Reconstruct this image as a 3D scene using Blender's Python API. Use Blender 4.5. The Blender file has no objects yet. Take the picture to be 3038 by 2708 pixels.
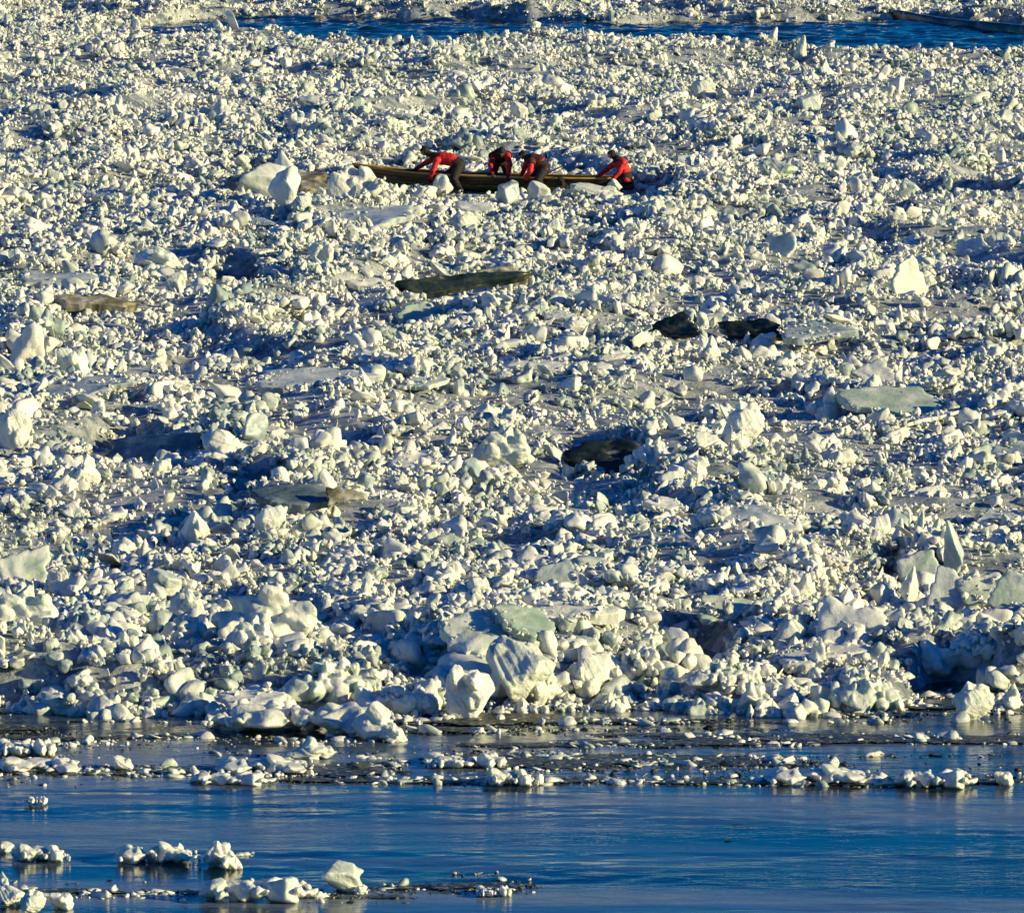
import bpy, bmesh, math, random
import numpy as np
from mathutils import Vector, Matrix, Euler

random.seed(11)
rng = np.random.default_rng(11)
R = math.radians
sc = bpy.context.scene
C = sc.collection

# ------------------------------------------------------------------ camera
CAM_H = 22.0
F_PX = 29477.0
PW, PH = 3038.0, 2708.0
PITCH = R(5.78)
cd = bpy.data.cameras.new('camera')
cam = bpy.data.objects.new('camera', cd)
C.objects.link(cam)
cam.location = (0, 0, CAM_H)
cam.rotation_euler = (math.pi / 2 - PITCH, 0, 0)
cd.sensor_fit = 'HORIZONTAL'
cd.sensor_width = 36.0
cd.lens = 36.0 * F_PX / PW
cd.clip_start = 1.0
cd.clip_end = 12000.0
sc.camera = cam

# ------------------------------------------------------------------ sky and sun
SUN_AZ = R(106)        # clockwise from the view direction: off to the right and a little behind the camera
SUN_EL = R(15.5)
w = bpy.data.worlds.new('World')
sc.world = w
w.use_nodes = True
nt = w.node_tree
nt.nodes.clear()
sky = nt.nodes.new('ShaderNodeTexSky')
sky.sky_type = 'NISHITA'
sky.sun_disc = False
sky.sun_elevation = SUN_EL
sky.sun_rotation = SUN_AZ
sky.air_density = 1.0
sky.dust_density = 0.15
sky.ozone_density = 5.0
hs = nt.nodes.new('ShaderNodeHueSaturation')
hs.inputs['Hue'].default_value = 0.52
hs.inputs['Saturation'].default_value = 1.9
bg = nt.nodes.new('ShaderNodeBackground')
bg.inputs['Strength'].default_value = 0.085
wo = nt.nodes.new('ShaderNodeOutputWorld')
nt.links.new(sky.outputs[0], hs.inputs['Color'])
nt.links.new(hs.outputs[0], bg.inputs['Color'])
nt.links.new(bg.outputs[0], wo.inputs['Surface'])

sd = bpy.data.lights.new('sun', 'SUN')
sd.energy = 5.0
sd.angle = R(0.5)
sd.color = (1.0, 0.86, 0.45)
sun = bpy.data.objects.new('sun', sd)
C.objects.link(sun)
sdir = Vector((math.sin(SUN_AZ) * math.cos(SUN_EL), math.cos(SUN_AZ) * math.cos(SUN_EL), math.sin(SUN_EL)))
sun.rotation_euler = (-sdir).to_track_quat('-Z', 'Y').to_euler()

vs = sc.view_settings
vs.view_transform = 'Standard'
vs.look = 'None'
vs.exposure = 0.36
vs.gamma = 1.0
vs.use_curve_mapping = False
sc.render.engine = 'CYCLES'
cy = sc.cycles
cy.max_bounces = 4
cy.diffuse_bounces = 1
cy.glossy_bounces = 2
cy.transmission_bounces = 2
cy.use_denoising = True
cy.denoiser = 'OPENIMAGEDENOISE'

# ------------------------------------------------------------------ where a direction meets the river
def ray(px, py):
    x = (px - PW / 2) / F_PX
    y = (PH / 2 - py) / F_PX
    return (x, y * math.sin(PITCH) + math.cos(PITCH), y * math.cos(PITCH) - math.sin(PITCH))

def G(px, py, z=0.0):
    d = ray(px, py)
    t = (z - CAM_H) / d[2]
    return Vector((d[0] * t, d[1] * t, z))

def at_depth(px, py, Y):
    d = ray(px, py)
    t = Y / d[1]
    return Vector((d[0] * t, Y, CAM_H + d[2] * t))

def proj(p):
    x, y, z = p[0], p[1], p[2] - CAM_H
    f = y * math.cos(PITCH) - z * math.sin(PITCH)
    u = y * math.sin(PITCH) + z * math.cos(PITCH)
    return (PW / 2 + F_PX * x / f, PH / 2 - F_PX * u / f)

def mpp(Y):            # metres in one photograph pixel at distance Y
    return Y / F_PX

# ------------------------------------------------------------------ noise
def _hash(ix, iy, s):
    n = (ix.astype(np.int64) * 374761393 + iy.astype(np.int64) * 668265263 + s * 974634777) & 0x7fffffff
    n = ((n ^ (n >> 13)) * 1274126177) & 0x7fffffff
    n = (n ^ (n >> 16)) & 0x7fffffff
    return n / float(0x7fffffff)

def vnoise(x, y, s=0):
    x = np.asarray(x, float); y = np.asarray(y, float)
    ix = np.floor(x); iy = np.floor(y)
    fx = x - ix; fy = y - iy
    fx = fx * fx * (3 - 2 * fx); fy = fy * fy * (3 - 2 * fy)
    a = _hash(ix, iy, s); b = _hash(ix + 1, iy, s); c = _hash(ix, iy + 1, s); d = _hash(ix + 1, iy + 1, s)
    return (a * (1 - fx) + b * fx) * (1 - fy) + (c * (1 - fx) + d * fx) * fy

def fbm(x, y, s=0, o=4):
    v = 0; a = 0.5; t = 0
    for i in range(o):
        v = v + a * vnoise(x * 2 ** i, y * 2 ** i, s + i * 17)
        t += a; a *= 0.55
    return v / t

def sstep(a, b, x):
    t = np.clip((x - a) / (b - a), 0, 1)
    return t * t * (3 - 2 * t)

# ------------------------------------------------------------------ shape of the pack
EDGE_PX = [(-900, 2105), (0, 2106), (250, 2118), (600, 2122), (900, 2135), (1200, 2138), (1450, 2120), (1700, 2105),
           (2000, 2100), (2250, 2128), (2600, 2120), (2800, 2068), (3038, 2075), (3900, 2090)]
_e = [G(a, b) for a, b in EDGE_PX]
EDGE_X = np.array([p.x for p in _e]); EDGE_Y = np.array([p.y for p in _e])
def edge_y(x):
    return np.interp(x, EDGE_X, EDGE_Y) + 1.1 * (fbm(np.asarray(x) / 1.3, np.asarray(x) * 0 + 3.3, 5, 3) - 0.5)

LEAD = [(430, 74, 80), (600, 56, 84), (690, 52, 86), (1000, 50, 92), (1300, 56, 100), (1519, 58, 104), (1830, 70, 104), (2000, 64, 112), (2300, 62, 134), (2700, 60, 136),
        (3038, 64, 140), (3900, 60, 150)]
_l0 = [G(a, b) for a, b, c in LEAD]; _l1 = [G(a, c + 30) for a, b, c in LEAD]
LX = np.array([p.x for p in _l0]); LF = np.array([p.y for p in _l0]); LN = np.array([p.y for p in _l1])
def lead_mask(x, y):
    wob = 1.6 * (fbm(np.asarray(x) / 1.7, np.asarray(x) * 0 + 9.1, 8, 3) - 0.5)
    f = np.interp(x, LX, LF) + wob
    n = np.interp(x, LX, LN) + wob * 0.7
    m = sstep(-0.8, 0.6, np.minimum(f - y, y - n))
    return m * (np.asarray(x) > LX[0])

SHADE_POOLS = []   # open-water hollows added to stand in for deep blue ridge shadows (x, y, rx, ry)
for a, b, wv, hv in [(2670, 665, 110, 22), (1130, 862, 240, 18), (700, 820, 150, 26), (2130, 985, 330, 22), (560, 1080, 130, 24),
                     (380, 1340, 300, 46), (1780, 1360, 240, 50), (2900, 1160, 120, 30), (2200, 1120, 200, 34),
                     (420, 1760, 190, 60), (760, 1460, 190, 30), (2830, 2025, 260, 30), (2050, 1940, 260, 50), (150, 1975, 130, 34),
                     (2880, 1840, 180, 40), (1450, 1360, 40, 20), (2640, 1690, 90, 40), (1180, 1750, 130, 26), (2450, 1600, 150, 26)]:
    p = G(a, b, 0.05)
    SHADE_POOLS.append((p.x, p.y - 1.2, wv * 0.55 * mpp(p.y), max(0.5, hv * 0.5 * mpp(p.y) / 0.10) + 1.4))

def shade_pool_mask(x, y):
    m = np.zeros(np.shape(x))
    for (a, b, rx, ry) in SHADE_POOLS:
        q = ((x - a) / rx) ** 2 + ((y - b) / ry) ** 2
        m = np.maximum(m, 1 - sstep(0.55, 1.25, q))
    return m

CANX, CANY = G(1465, 572, 0.10).x, G(1465, 572, 0.10).y
def pack_height(x, y):
    x = np.asarray(x, float); y = np.asarray(y, float)
    d = y - edge_y(x)
    h = 0.18 + 0.85 * (fbm(x / 4.5, y / 8.0, 1, 4) - 0.5) + 0.34 * (fbm(x / 1.3, y / 1.7, 2, 3) - 0.5)
    rid = 1 - np.abs(2 * fbm(x / 9.0 + 3, y / 13.0, 3, 3) - 1)
    h = h + 0.40 * sstep(0.80, 0.98, rid)
    h = h + np.exp(-((d - 5.0) / 5.0) ** 2) * (0.12 + 0.5 * fbm(x / 2.4, y / 5.0, 4, 2))
    s = sstep(-0.2, 1.6, d)
    h = h * s - 0.5 * (1 - s)
    m = lead_mask(x, y)
    h = h * (1 - m) - 0.5 * m
    pm = shade_pool_mask(x, y)
    h = h * (1 - pm) - 0.15 * pm
    cq = ((x - CANX) / 5.2) ** 2 + ((y - CANY + 1.0) / 3.2) ** 2
    cm = 1 - sstep(0.5, 1.2, cq)
    h = h * (1 - cm) + 0.10 * cm
    far = sstep(420, 520, y)
    return h * (1 - far) + 0.1 * far

def ph(x, y):
    return float(pack_height(np.array([x]), np.array([y]))[0])

def ground(px, py):
    z = 0.15
    for i in range(6):
        p = G(px, py, z)
        z = 0.5 * z + 0.5 * max(ph(p.x, p.y), 0.0)
    p = G(px, py, z)
    return p

# ------------------------------------------------------------------ materials
def new_mat(name):
    m = bpy.data.materials.new(name)
    m.use_nodes = True
    n = m.node_tree
    b = n.nodes['Principled BSDF']
    return m, n, b

def node(n, kind, **kw):
    q = n.nodes.new(kind)
    for k, v in kw.items():
        setattr(q, k, v)
    return q

def ramp(n, stops, inp):
    r = node(n, 'ShaderNodeValToRGB')
    e = r.color_ramp.elements
    while len(e) < len(stops):
        e.new(0.5)
    for i, (p, c) in enumerate(stops):
        e[i].position = p
        e[i].color = (*c, 1)
    n.links.new(inp, r.inputs[0])
    return r

def noise_tex(n, scale, detail=4, rough=0.55, coord='Object', stretch=None):
    tc = node(n, 'ShaderNodeTexCoord')
    t = node(n, 'ShaderNodeTexNoise')
    t.inputs['Scale'].default_value = scale
    t.inputs['Detail'].default_value = detail
    t.inputs['Roughness'].default_value = rough
    if coord == 'World':
        g = node(n, 'ShaderNodeNewGeometry')
        src = g.outputs['Position']
    else:
        src = tc.outputs[coord]
    if stretch:
        mp = node(n, 'ShaderNodeMapping')
        mp.inputs['Scale'].default_value = stretch
        n.links.new(src, mp.inputs['Vector'])
        src = mp.outputs['Vector']
    n.links.new(src, t.inputs['Vector'])
    return t

def bump(n, b, height, strength, dist):
    bp = node(n, 'ShaderNodeBump')
    bp.inputs['Strength'].default_value = strength
    bp.inputs['Distance'].default_value = dist
    n.links.new(height, bp.inputs['Height'])
    n.links.new(bp.outputs[0], b.inputs['Normal'])
    return bp

def ice_material(name, stops, rough=0.45, sss=0.0, nscale=7.0, per_item=True, bumpd=0.02, spec=0.4, wet=0.0):
    m, n, b = new_mat(name)
    oi = node(n, 'ShaderNodeObjectInfo')
    t = noise_tex(n, nscale * 0.35, 5, 0.6, 'World')
    mx = node(n, 'ShaderNodeMath', operation='MULTIPLY_ADD')
    n.links.new(t.outputs['Fac'], mx.inputs[0])
    mx.inputs[1].default_value = 1.5
    sb = node(n, 'ShaderNodeMath', operation='MULTIPLY_ADD')
    n.links.new(oi.outputs['Random'], sb.inputs[0])
    sb.inputs[1].default_value = 0.6 if per_item else 0.0
    sb.inputs[2].default_value = -0.5 if per_item else -0.25
    if wet:                               # soaked, darker zones a few metres across
        tw = noise_tex(n, 1.0, 4, 0.6, 'World', (0.55, 0.22, 0.3))
        wv = node(n, 'ShaderNodeMapRange')
        wv.inputs['From Min'].default_value = 0.36
        wv.inputs['From Max'].default_value = 0.56
        wv.inputs['To Min'].default_value = -wet
        wv.inputs['To Max'].default_value = 0.12
        n.links.new(tw.outputs['Fac'], wv.inputs['Value'])
        wa = node(n, 'ShaderNodeMath', operation='ADD')
        n.links.new(sb.outputs[0], wa.inputs[0]); n.links.new(wv.outputs[0], wa.inputs[1])
        n.links.new(wa.outputs[0], mx.inputs[2])
    else:
        n.links.new(sb.outputs[0], mx.inputs[2])
    r = ramp(n, stops, mx.outputs[0])
    n.links.new(r.outputs[0], b.inputs['Base Color'])
    b.inputs['Roughness'].default_value = rough
    b.inputs['Specular IOR Level'].default_value = spec
    if sss:
        b.inputs['Subsurface Weight'].default_value = sss
        b.inputs['Subsurface Radius'].default_value = (0.7, 0.95, 0.8)
        b.inputs['Subsurface Scale'].default_value = 0.12
    t2 = noise_tex(n, nscale * 2.4, 6, 0.65, 'World')
    bump(n, b, t2.outputs['Fac'], 0.7, bumpd)
    return m

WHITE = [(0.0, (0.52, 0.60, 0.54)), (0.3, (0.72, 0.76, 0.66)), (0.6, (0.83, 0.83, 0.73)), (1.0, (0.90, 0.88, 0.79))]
M_RUBBLE = ice_material('brash_ice', [(0.0, (0.30, 0.38, 0.37)), (0.22, (0.54, 0.60, 0.53)), (0.5, (0.79, 0.80, 0.70)), (1.0, (0.90, 0.88, 0.79))], 0.42, 0, 9, wet=0.42)
M_SNOW = ice_material('snow_ice', WHITE, 0.45, 0.35, 6, bumpd=0.05)
M_GREEN = ice_material('green_ice', [(0.1, (0.30, 0.42, 0.34)), (0.4, (0.50, 0.60, 0.48)), (0.6, (0.70, 0.75, 0.64)), (0.75, (0.86, 0.86, 0.77))], 0.28, 0.5, 4.0, bumpd=0.03)
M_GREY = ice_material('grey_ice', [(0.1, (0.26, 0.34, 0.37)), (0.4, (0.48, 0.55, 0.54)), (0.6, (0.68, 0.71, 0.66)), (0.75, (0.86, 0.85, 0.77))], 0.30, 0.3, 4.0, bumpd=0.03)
M_DIRTY = ice_material('dirty_ice', [(0.15, (0.07, 0.065, 0.035)), (0.4, (0.20, 0.18, 0.11)), (0.58, (0.40, 0.37, 0.26)), (0.75, (0.64, 0.63, 0.52)), (1.0, (0.80, 0.79, 0.69))], 0.4, 0, 6.0, per_item=False, bumpd=0.03)
M_TEAL = ice_material('teal_shade_ice', [(0.15, (0.05, 0.08, 0.10)), (0.45, (0.12, 0.17, 0.19)), (0.65, (0.28, 0.33, 0.33)), (0.8, (0.75, 0.76, 0.70))], 0.25, 0, 4.0, per_item=False, bumpd=0.03)  # dark teal ice; the tipped slab's shade is put into this colour
M_DARK = ice_material('dark_wet_shade_ice', [(0.2, (0.006, 0.012, 0.014)), (0.5, (0.02, 0.035, 0.035)), (0.68, (0.07, 0.08, 0.055)), (0.82, (0.5, 0.5, 0.42))], 0.25, 0, 6.0, per_item=False, bumpd=0.012)  # dark wet ice, with shaded faces and gaps put into the colour
M_SLUSH = ice_material('slush', [(0.2, (0.008, 0.014, 0.009)), (0.45, (0.035, 0.045, 0.028)), (0.6, (0.10, 0.11, 0.075)), (0.75, (0.26, 0.26, 0.20)), (0.95, (0.6, 0.6, 0.52))], 0.3, 0, 6.0, bumpd=0.01)

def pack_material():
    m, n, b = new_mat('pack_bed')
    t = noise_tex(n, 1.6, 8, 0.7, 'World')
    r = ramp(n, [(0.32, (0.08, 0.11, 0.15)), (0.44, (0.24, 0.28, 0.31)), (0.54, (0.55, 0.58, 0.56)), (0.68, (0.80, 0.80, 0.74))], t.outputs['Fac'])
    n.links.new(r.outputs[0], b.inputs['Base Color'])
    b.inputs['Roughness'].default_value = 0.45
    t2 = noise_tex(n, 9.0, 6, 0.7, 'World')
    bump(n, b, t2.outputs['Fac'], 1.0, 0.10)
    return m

def water_material():
    m, n, b = new_mat('river_water')
    b.inputs['Base Color'].default_value = (0.004, 0.016, 0.030, 1)
    b.inputs['Roughness'].default_value = 0.04
    b.inputs['IOR'].default_value = 1.333
    t1 = noise_tex(n, 1.0, 5, 0.6, 'World', (1.5, 2.4, 1))
    t2 = noise_tex(n, 1.0, 3, 0.5, 'World', (7.0, 9.0, 1))
    band = noise_tex(n, 1.0, 3, 0.55, 'World', (0.07, 0.28, 1))
    skin = noise_tex(n, 1.0, 5, 0.6, 'World', (0.045, 0.33, 1))  # pale horizon reflections put into the water colour as bands
    sm = node(n, 'ShaderNodeMapRange')
    sm.inputs['From Min'].default_value = 0.44
    sm.inputs['From Max'].default_value = 0.64
    n.links.new(skin.outputs['Fac'], sm.inputs['Value'])
    fine = noise_tex(n, 1.0, 4, 0.7, 'World', (1.1, 5.0, 1))
    gp = node(n, 'ShaderNodeNewGeometry'); sx3 = node(n, 'ShaderNodeSeparateXYZ')
    n.links.new(gp.outputs['Position'], sx3.inputs[0])
    nearm = node(n, 'ShaderNodeMath', operation='LESS_THAN')      # no pale bands on the wind-roughened far lead
    n.links.new(sx3.outputs['Y'], nearm.inputs[0]); nearm.inputs[1].default_value = 300.0
    s0 = node(n, 'ShaderNodeMath', operation='MULTIPLY')
    n.links.new(sm.outputs[0], s0.inputs[0]); n.links.new(nearm.outputs[0], s0.inputs[1])
    sf = node(n, 'ShaderNodeMath', operation='MULTIPLY')
    n.links.new(s0.outputs[0], sf.inputs[0]); n.links.new(fine.outputs['Fac'], sf.inputs[1])
    cr = ramp(n, [(0.0, (0.004, 0.016, 0.034)), (0.3, (0.10, 0.14, 0.20)), (0.65, (0.24, 0.29, 0.36))], sf.outputs[0])
    n.links.new(cr.outputs[0], b.inputs['Base Color'])
    rr_ = node(n, 'ShaderNodeMath', operation='MULTIPLY_ADD')
    n.links.new(sf.outputs[0], rr_.inputs[0]); rr_.inputs[1].default_value = 0.45; rr_.inputs[2].default_value = 0.04
    n.links.new(rr_.outputs[0], b.inputs['Roughness'])
    mr = node(n, 'ShaderNodeMapRange')
    mr.inputs['From Min'].default_value = 0.40
    mr.inputs['From Max'].default_value = 0.60
    mr.inputs['To Min'].default_value = 0.45
    mr.inputs['To Max'].default_value = 1.0
    n.links.new(band.outputs['Fac'], mr.inputs['Value'])
    mx = node(n, 'ShaderNodeMath', operation='MULTIPLY_ADD')
    n.links.new(t2.outputs['Fac'], mx.inputs[0])
    mx.inputs[1].default_value = 0.22
    n.links.new(t1.outputs['Fac'], mx.inputs[2])
    hm = node(n, 'ShaderNodeMath', operation='MULTIPLY')
    n.links.new(mx.outputs[0], hm.inputs[0])
    n.links.new(mr.outputs[0], hm.inputs[1])
    bump(n, b, hm.outputs[0], 1.0, 0.02)
    return m

M_PACK = pack_material()
M_WATER = water_material()

def plain(name, col, rough=0.6, nz=0.0, scale=20.0, stretch=None, col2=None, bumpd=0.0):
    m, n, b = new_mat(name)
    b.inputs['Roughness'].default_value = rough
    if col2 is not None:
        t = noise_tex(n, scale, 5, 0.6, 'Object', stretch)
        r = ramp(n, [(0.35, col), (0.65, col2)], t.outputs['Fac'])
        n.links.new(r.outputs[0], b.inputs['Base Color'])
        if bumpd:
            bump(n, b, t.outputs['Fac'], 0.6, bumpd)
    else:
        b.inputs['Base Color'].default_value = (*col, 1)
    return m

M_WOOD = plain('stained_wood', (0.016, 0.008, 0.004), 0.4, scale=3, stretch=(0.8, 6, 9), col2=(0.09, 0.036, 0.010), bumpd=0.004)
M_TRIM = plain('gunwale_wood', (0.36, 0.20, 0.04), 0.4, scale=4, stretch=(0.7, 5, 5), col2=(0.62, 0.40, 0.10), bumpd=0.003)
M_HULL = plain('hull_green', (0.012, 0.018, 0.005), 0.35, scale=3.0, stretch=(1.2, 2, 3), col2=(0.09, 0.13, 0.015))
M_METAL = plain('runner_metal', (0.25, 0.25, 0.25), 0.35)
M_RED = plain('red_cloth', (0.46, 0.010, 0.010), 0.7, scale=14, col2=(0.70, 0.020, 0.016), bumpd=0.01)
M_BLACK = plain('black_cloth', (0.006, 0.005, 0.006), 0.8, scale=14, col2=(0.016, 0.012, 0.013), bumpd=0.01)
M_MAROON = plain('maroon_cloth', (0.055, 0.008, 0.008), 0.75, scale=14, col2=(0.11, 0.014, 0.012), bumpd=0.01)
M_SKIN = plain('skin', (0.42, 0.22, 0.14), 0.55)
M_BOOT = plain('boot_rubber', (0.012, 0.012, 0.014), 0.4)
M_TRIMW = plain('pale_cuff', (0.7, 0.68, 0.6), 0.6)
M_ROPE = plain('dark_rope', (0.03, 0.028, 0.025), 0.7)

# ------------------------------------------------------------------ object helpers
def mesh_from(name, v, f, smooth=True):
    me = bpy.data.meshes.new(name)
    me.from_pydata([tuple(q) for q in np.asarray(v, float)], [], [tuple(int(i) for i in q) for q in f])
    me.validate()
    if smooth:
        me.polygons.foreach_set('use_smooth', [True] * len(me.polygons))
    me.update()
    return me

def link(name, me, mat=None, parent=None):
    o = bpy.data.objects.new(name, me)
    C.objects.link(o)
    if mat is not None and me is not None and len(me.materials) == 0:
        me.materials.append(mat)
    if parent is not None:
        o.parent = parent
    return o

def tag(o, label, cat, group=None, kind=None):
    if label: o['label'] = label
    if cat: o['category'] = cat
    if group: o['group'] = group
    if kind: o['kind'] = kind
    return o

def slot_copy(o, mat):      # same mesh, its own material on the object
    o.material_slots[0].link = 'OBJECT'
    o.material_slots[0].material = mat

def bake(me, mods, name):
    o = bpy.data.objects.new('working_copy', me)
    C.objects.link(o)
    for kind, kw in mods:
        md = o.modifiers.new(kind.lower(), kind)
        for k, v in kw.items():
            setattr(md, k, v)
    dg = bpy.context.evaluated_depsgraph_get()
    dg.update()
    out = bpy.data.meshes.new_from_object(o.evaluated_get(dg))
    out.name = name
    bpy.data.objects.remove(o)
    bpy.data.meshes.remove(me)
    out.polygons.foreach_set('use_smooth', [True] * len(out.polygons))
    return out

_ico = {}
def ico(sub):
    if sub not in _ico:
        bm = bmesh.new()
        bmesh.ops.create_icosphere(bm, subdivisions=sub, radius=1.0)
        v = np.array([q.co[:] for q in bm.verts])
        f = np.array([[q.index for q in p.verts] for p in bm.faces])
        bm.free()
        _ico[sub] = (v, f)
    return _ico[sub]

def rnd_dirs(k, g):
    d = g.normal(size=(k, 3))
    return d / np.linalg.norm(d, axis=1, keepdims=True)

def softpoly(g, sub=3, planes=11, p=9.0, rough=0.06, spread=0.45, knobs=0):
    """a rounded, broken lump: soft intersection of random half spaces"""
    d, f = ico(sub)
    kk = np.arange(planes) + 0.5
    zz_ = 1 - 2 * kk / planes; tt_ = kk * 2.399963 + g.random() * 6.28
    n = np.stack([np.sqrt(1 - zz_ ** 2) * np.cos(tt_), np.sqrt(1 - zz_ ** 2) * np.sin(tt_), zz_], -1) @ rot_m(g).T
    n = n + g.normal(size=n.shape) * 0.22
    n = n / np.linalg.norm(n, axis=1, keepdims=True)
    dist = 0.62 + spread * g.random(planes)
    dots = np.maximum(d @ n.T, 0) / dist
    r = (np.sum(dots ** p, axis=1) + 1e-5) ** (-1 / p)
    r = np.minimum(r, 1.7)
    for k_ in range(knobs):
        nn = rnd_dirs(1, g)[0]
        r = r + (0.10 + 0.28 * g.random()) * np.exp((8 + 26 * g.random()) * (d @ nn - 1))
    for fr, am in ((3.0, rough), (7.0, rough * 0.5)):
        k = rnd_dirs(4, g) * fr
        ph_ = g.random(4) * 6.28
        r = r * (1 + am * np.mean(np.sin(d @ k.T + ph_), axis=1) * 1.6)
    return d * r[:, None], f

def rot_m(g):
    q = g.normal(size=4); q /= np.linalg.norm(q)
    a, b, c, e = q
    return np.array([[1 - 2 * (c * c + e * e), 2 * (b * c - a * e), 2 * (b * e + a * c)],
                     [2 * (b * c + a * e), 1 - 2 * (b * b + e * e), 2 * (c * e - a * b)],
                     [2 * (b * e - a * c), 2 * (c * e + a * b), 1 - 2 * (b * b + c * c)]])

def blobs_mesh(g, items, sub=3, soft=False):
    """items: (centre, radii); joined point sets, remeshed later into one skin"""
    V = []; Fc = []; k = 0
    for c, r in items:
        v, f = softpoly(g, sub, int(g.integers(9, 14)) if soft else int(g.integers(6, 11)), 8.0 + 6 * g.random() if soft else 14.0 + 12 * g.random(), 0.06)
        v = (v @ rot_m(g).T) * np.array(r) + np.array(c)
        V.append(v); Fc.append(f + k); k += len(v)
    return np.vstack(V), np.vstack(Fc)

def normalise(me):
    n = len(me.vertices)
    co = np.empty(n * 3); me.vertices.foreach_get('co', co); co = co.reshape(-1, 3)
    lo = co.min(0); hi = co.max(0)
    co[:, 0] = (co[:, 0] - (lo[0] + hi[0]) / 2) / (hi[0] - lo[0])
    co[:, 1] = (co[:, 1] - (lo[1] + hi[1]) / 2) / (hi[1] - lo[1])
    co[:, 2] = (co[:, 2] - lo[2]) / (hi[2] - lo[2])
    me.vertices.foreach_set('co', co.ravel()); me.update()
    return me

def crumble(me, seed, amp=0.05, f=6.0):
    n = len(me.vertices)
    co = np.empty(n * 3); me.vertices.foreach_get('co', co); co = co.reshape(-1, 3)
    nr = np.empty(n * 3); me.vertices.foreach_get('normal', nr); nr = nr.reshape(-1, 3)
    a = co[:, 0] * f + co[:, 2] * f * 0.8 + seed * 3.1; b = co[:, 1] * f - co[:, 2] * f * 0.9
    k = (fbm(a, b, 71, 3) - 0.5) * 2
    co = co + nr * (amp * k)[:, None]
    me.vertices.foreach_set('co', co.ravel()); me.update()
    return me

def heap_mesh(seed, kind='lump'):
    """unit box (x,y -0.5..0.5, z 0..1) ice lump of frozen-together knobs"""
    g = np.random.default_rng(seed)
    it = []
    if kind == 'lump':            # one big rounded block with a few knobs
        it.append(((0, 0, 0.45), (0.5, 0.45, 0.5)))
        for i in range(7):
            a = g.random() * 6.28; rr = 0.25 + 0.2 * g.random()
            s = 0.12 + 0.14 * g.random()
            it.append(((rr * math.cos(a), rr * math.sin(a), 0.15 + 0.7 * g.random()), (s, s, s * 1.1)))
    elif kind == 'pile':          # many knobs frozen together, lower and wider
        for i in range(26):
            x = g.normal() * 0.26; y = g.normal() * 0.2
            top = max(0.06, 0.55 * math.exp(-(x * x + y * y) / 0.09))
            s = 0.07 + 0.13 * g.random() ** 1.5
            it.append(((x, y, top * (0.3 + 0.7 * g.random())), (s, s, s * (0.8 + 0.6 * g.random()))))
        it.append(((0, 0, 0.1), (0.42, 0.34, 0.24)))
    elif kind == 'peak':          # tapering peak
        it.append(((0, 0, 0.25), (0.42, 0.4, 0.34)))
        it.append(((0.06, 0, 0.6), (0.22, 0.22, 0.38)))
        for i in range(6):
            s = 0.1 + 0.12 * g.random()
            it.append(((g.normal() * 0.22, g.normal() * 0.2, 0.1 + 0.4 * g.random()), (s, s, s * 1.2)))
    elif kind == 'raft':          # long flat raft with a jagged row of knobs
        for i in range(12):
            x = (g.random() - 0.5) * 0.84; y = (g.random() - 0.5) * 0.26
            s = 0.045 + 0.06 * g.random() ** 1.5
            it.append(((x, y, s * 0.25), (s * 1.3, s * 1.3, s * (0.55 + 0.5 * g.random()))))
        for i in range(60):
            x = (g.random() - 0.5) * 0.96; y = (g.random() - 0.5) * 0.42
            s = 0.012 + 0.022 * g.random() ** 2
            it.append(((x, y, 0.005 + 0.05 * g.random() * (1 - abs(2 * x) ** 3)), (s * 1.3, s * 1.4, s)))
    elif kind == 'bank':          # long soft mass with rounded knobs frozen onto it
        for i in range(7):
            x = -0.42 + 0.14 * i + g.normal() * 0.03
            s = (0.13 + 0.07 * g.random()) * (1 - 0.5 * abs(x))
            it.append(((x, g.normal() * 0.05, s * 0.45), (s * 1.25, s * 1.3, s * (0.8 + 0.5 * g.random()))))
        for i in range(70):
            x = g.normal() * 0.24; y = (g.random() - 0.5) * 0.36
            x = max(-0.5, min(0.5, x))
            s = 0.022 + 0.065 * g.random() ** 2
            top = 0.30 * (1 - abs(2 * x) ** 2.5) * (1 - (y / 0.3) ** 2) * (0.6 + 0.7 * vnoise(np.array([x * 6 + seed]), np.array([0.3]), 5)[0])
            it.append(((x, y, max(0.02, top * (0.55 + 0.5 * g.random()))), (s, s, s * (0.8 + 0.7 * g.random()))))
    v, f = blobs_mesh(g, it, 3, soft=(kind == 'bank'))
    vox = 0.0105 if kind in ('raft', 'bank') else 0.017
    me = bake(mesh_from('ice', v, f), [('REMESH', dict(mode='VOXEL', voxel_size=vox)), ('SMOOTH', dict(factor=0.5, iterations=1))], 'ice_' + kind)
    crumble(me, seed, 0.006 if kind in ('raft', 'bank') else 0.035, 14.0 if kind in ('raft', 'bank') else 6.0)
    return normalise(me)

def block_mesh(seed, planes=9, p=16, rough=0.03):
    g = np.random.default_rng(seed)
    v, f = softpoly(g, 5, planes, p + 8, rough, 0.3, 3)
    return normalise(crumble(mesh_from('ice_block', v, f), seed, 0.06, 3.0))

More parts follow.
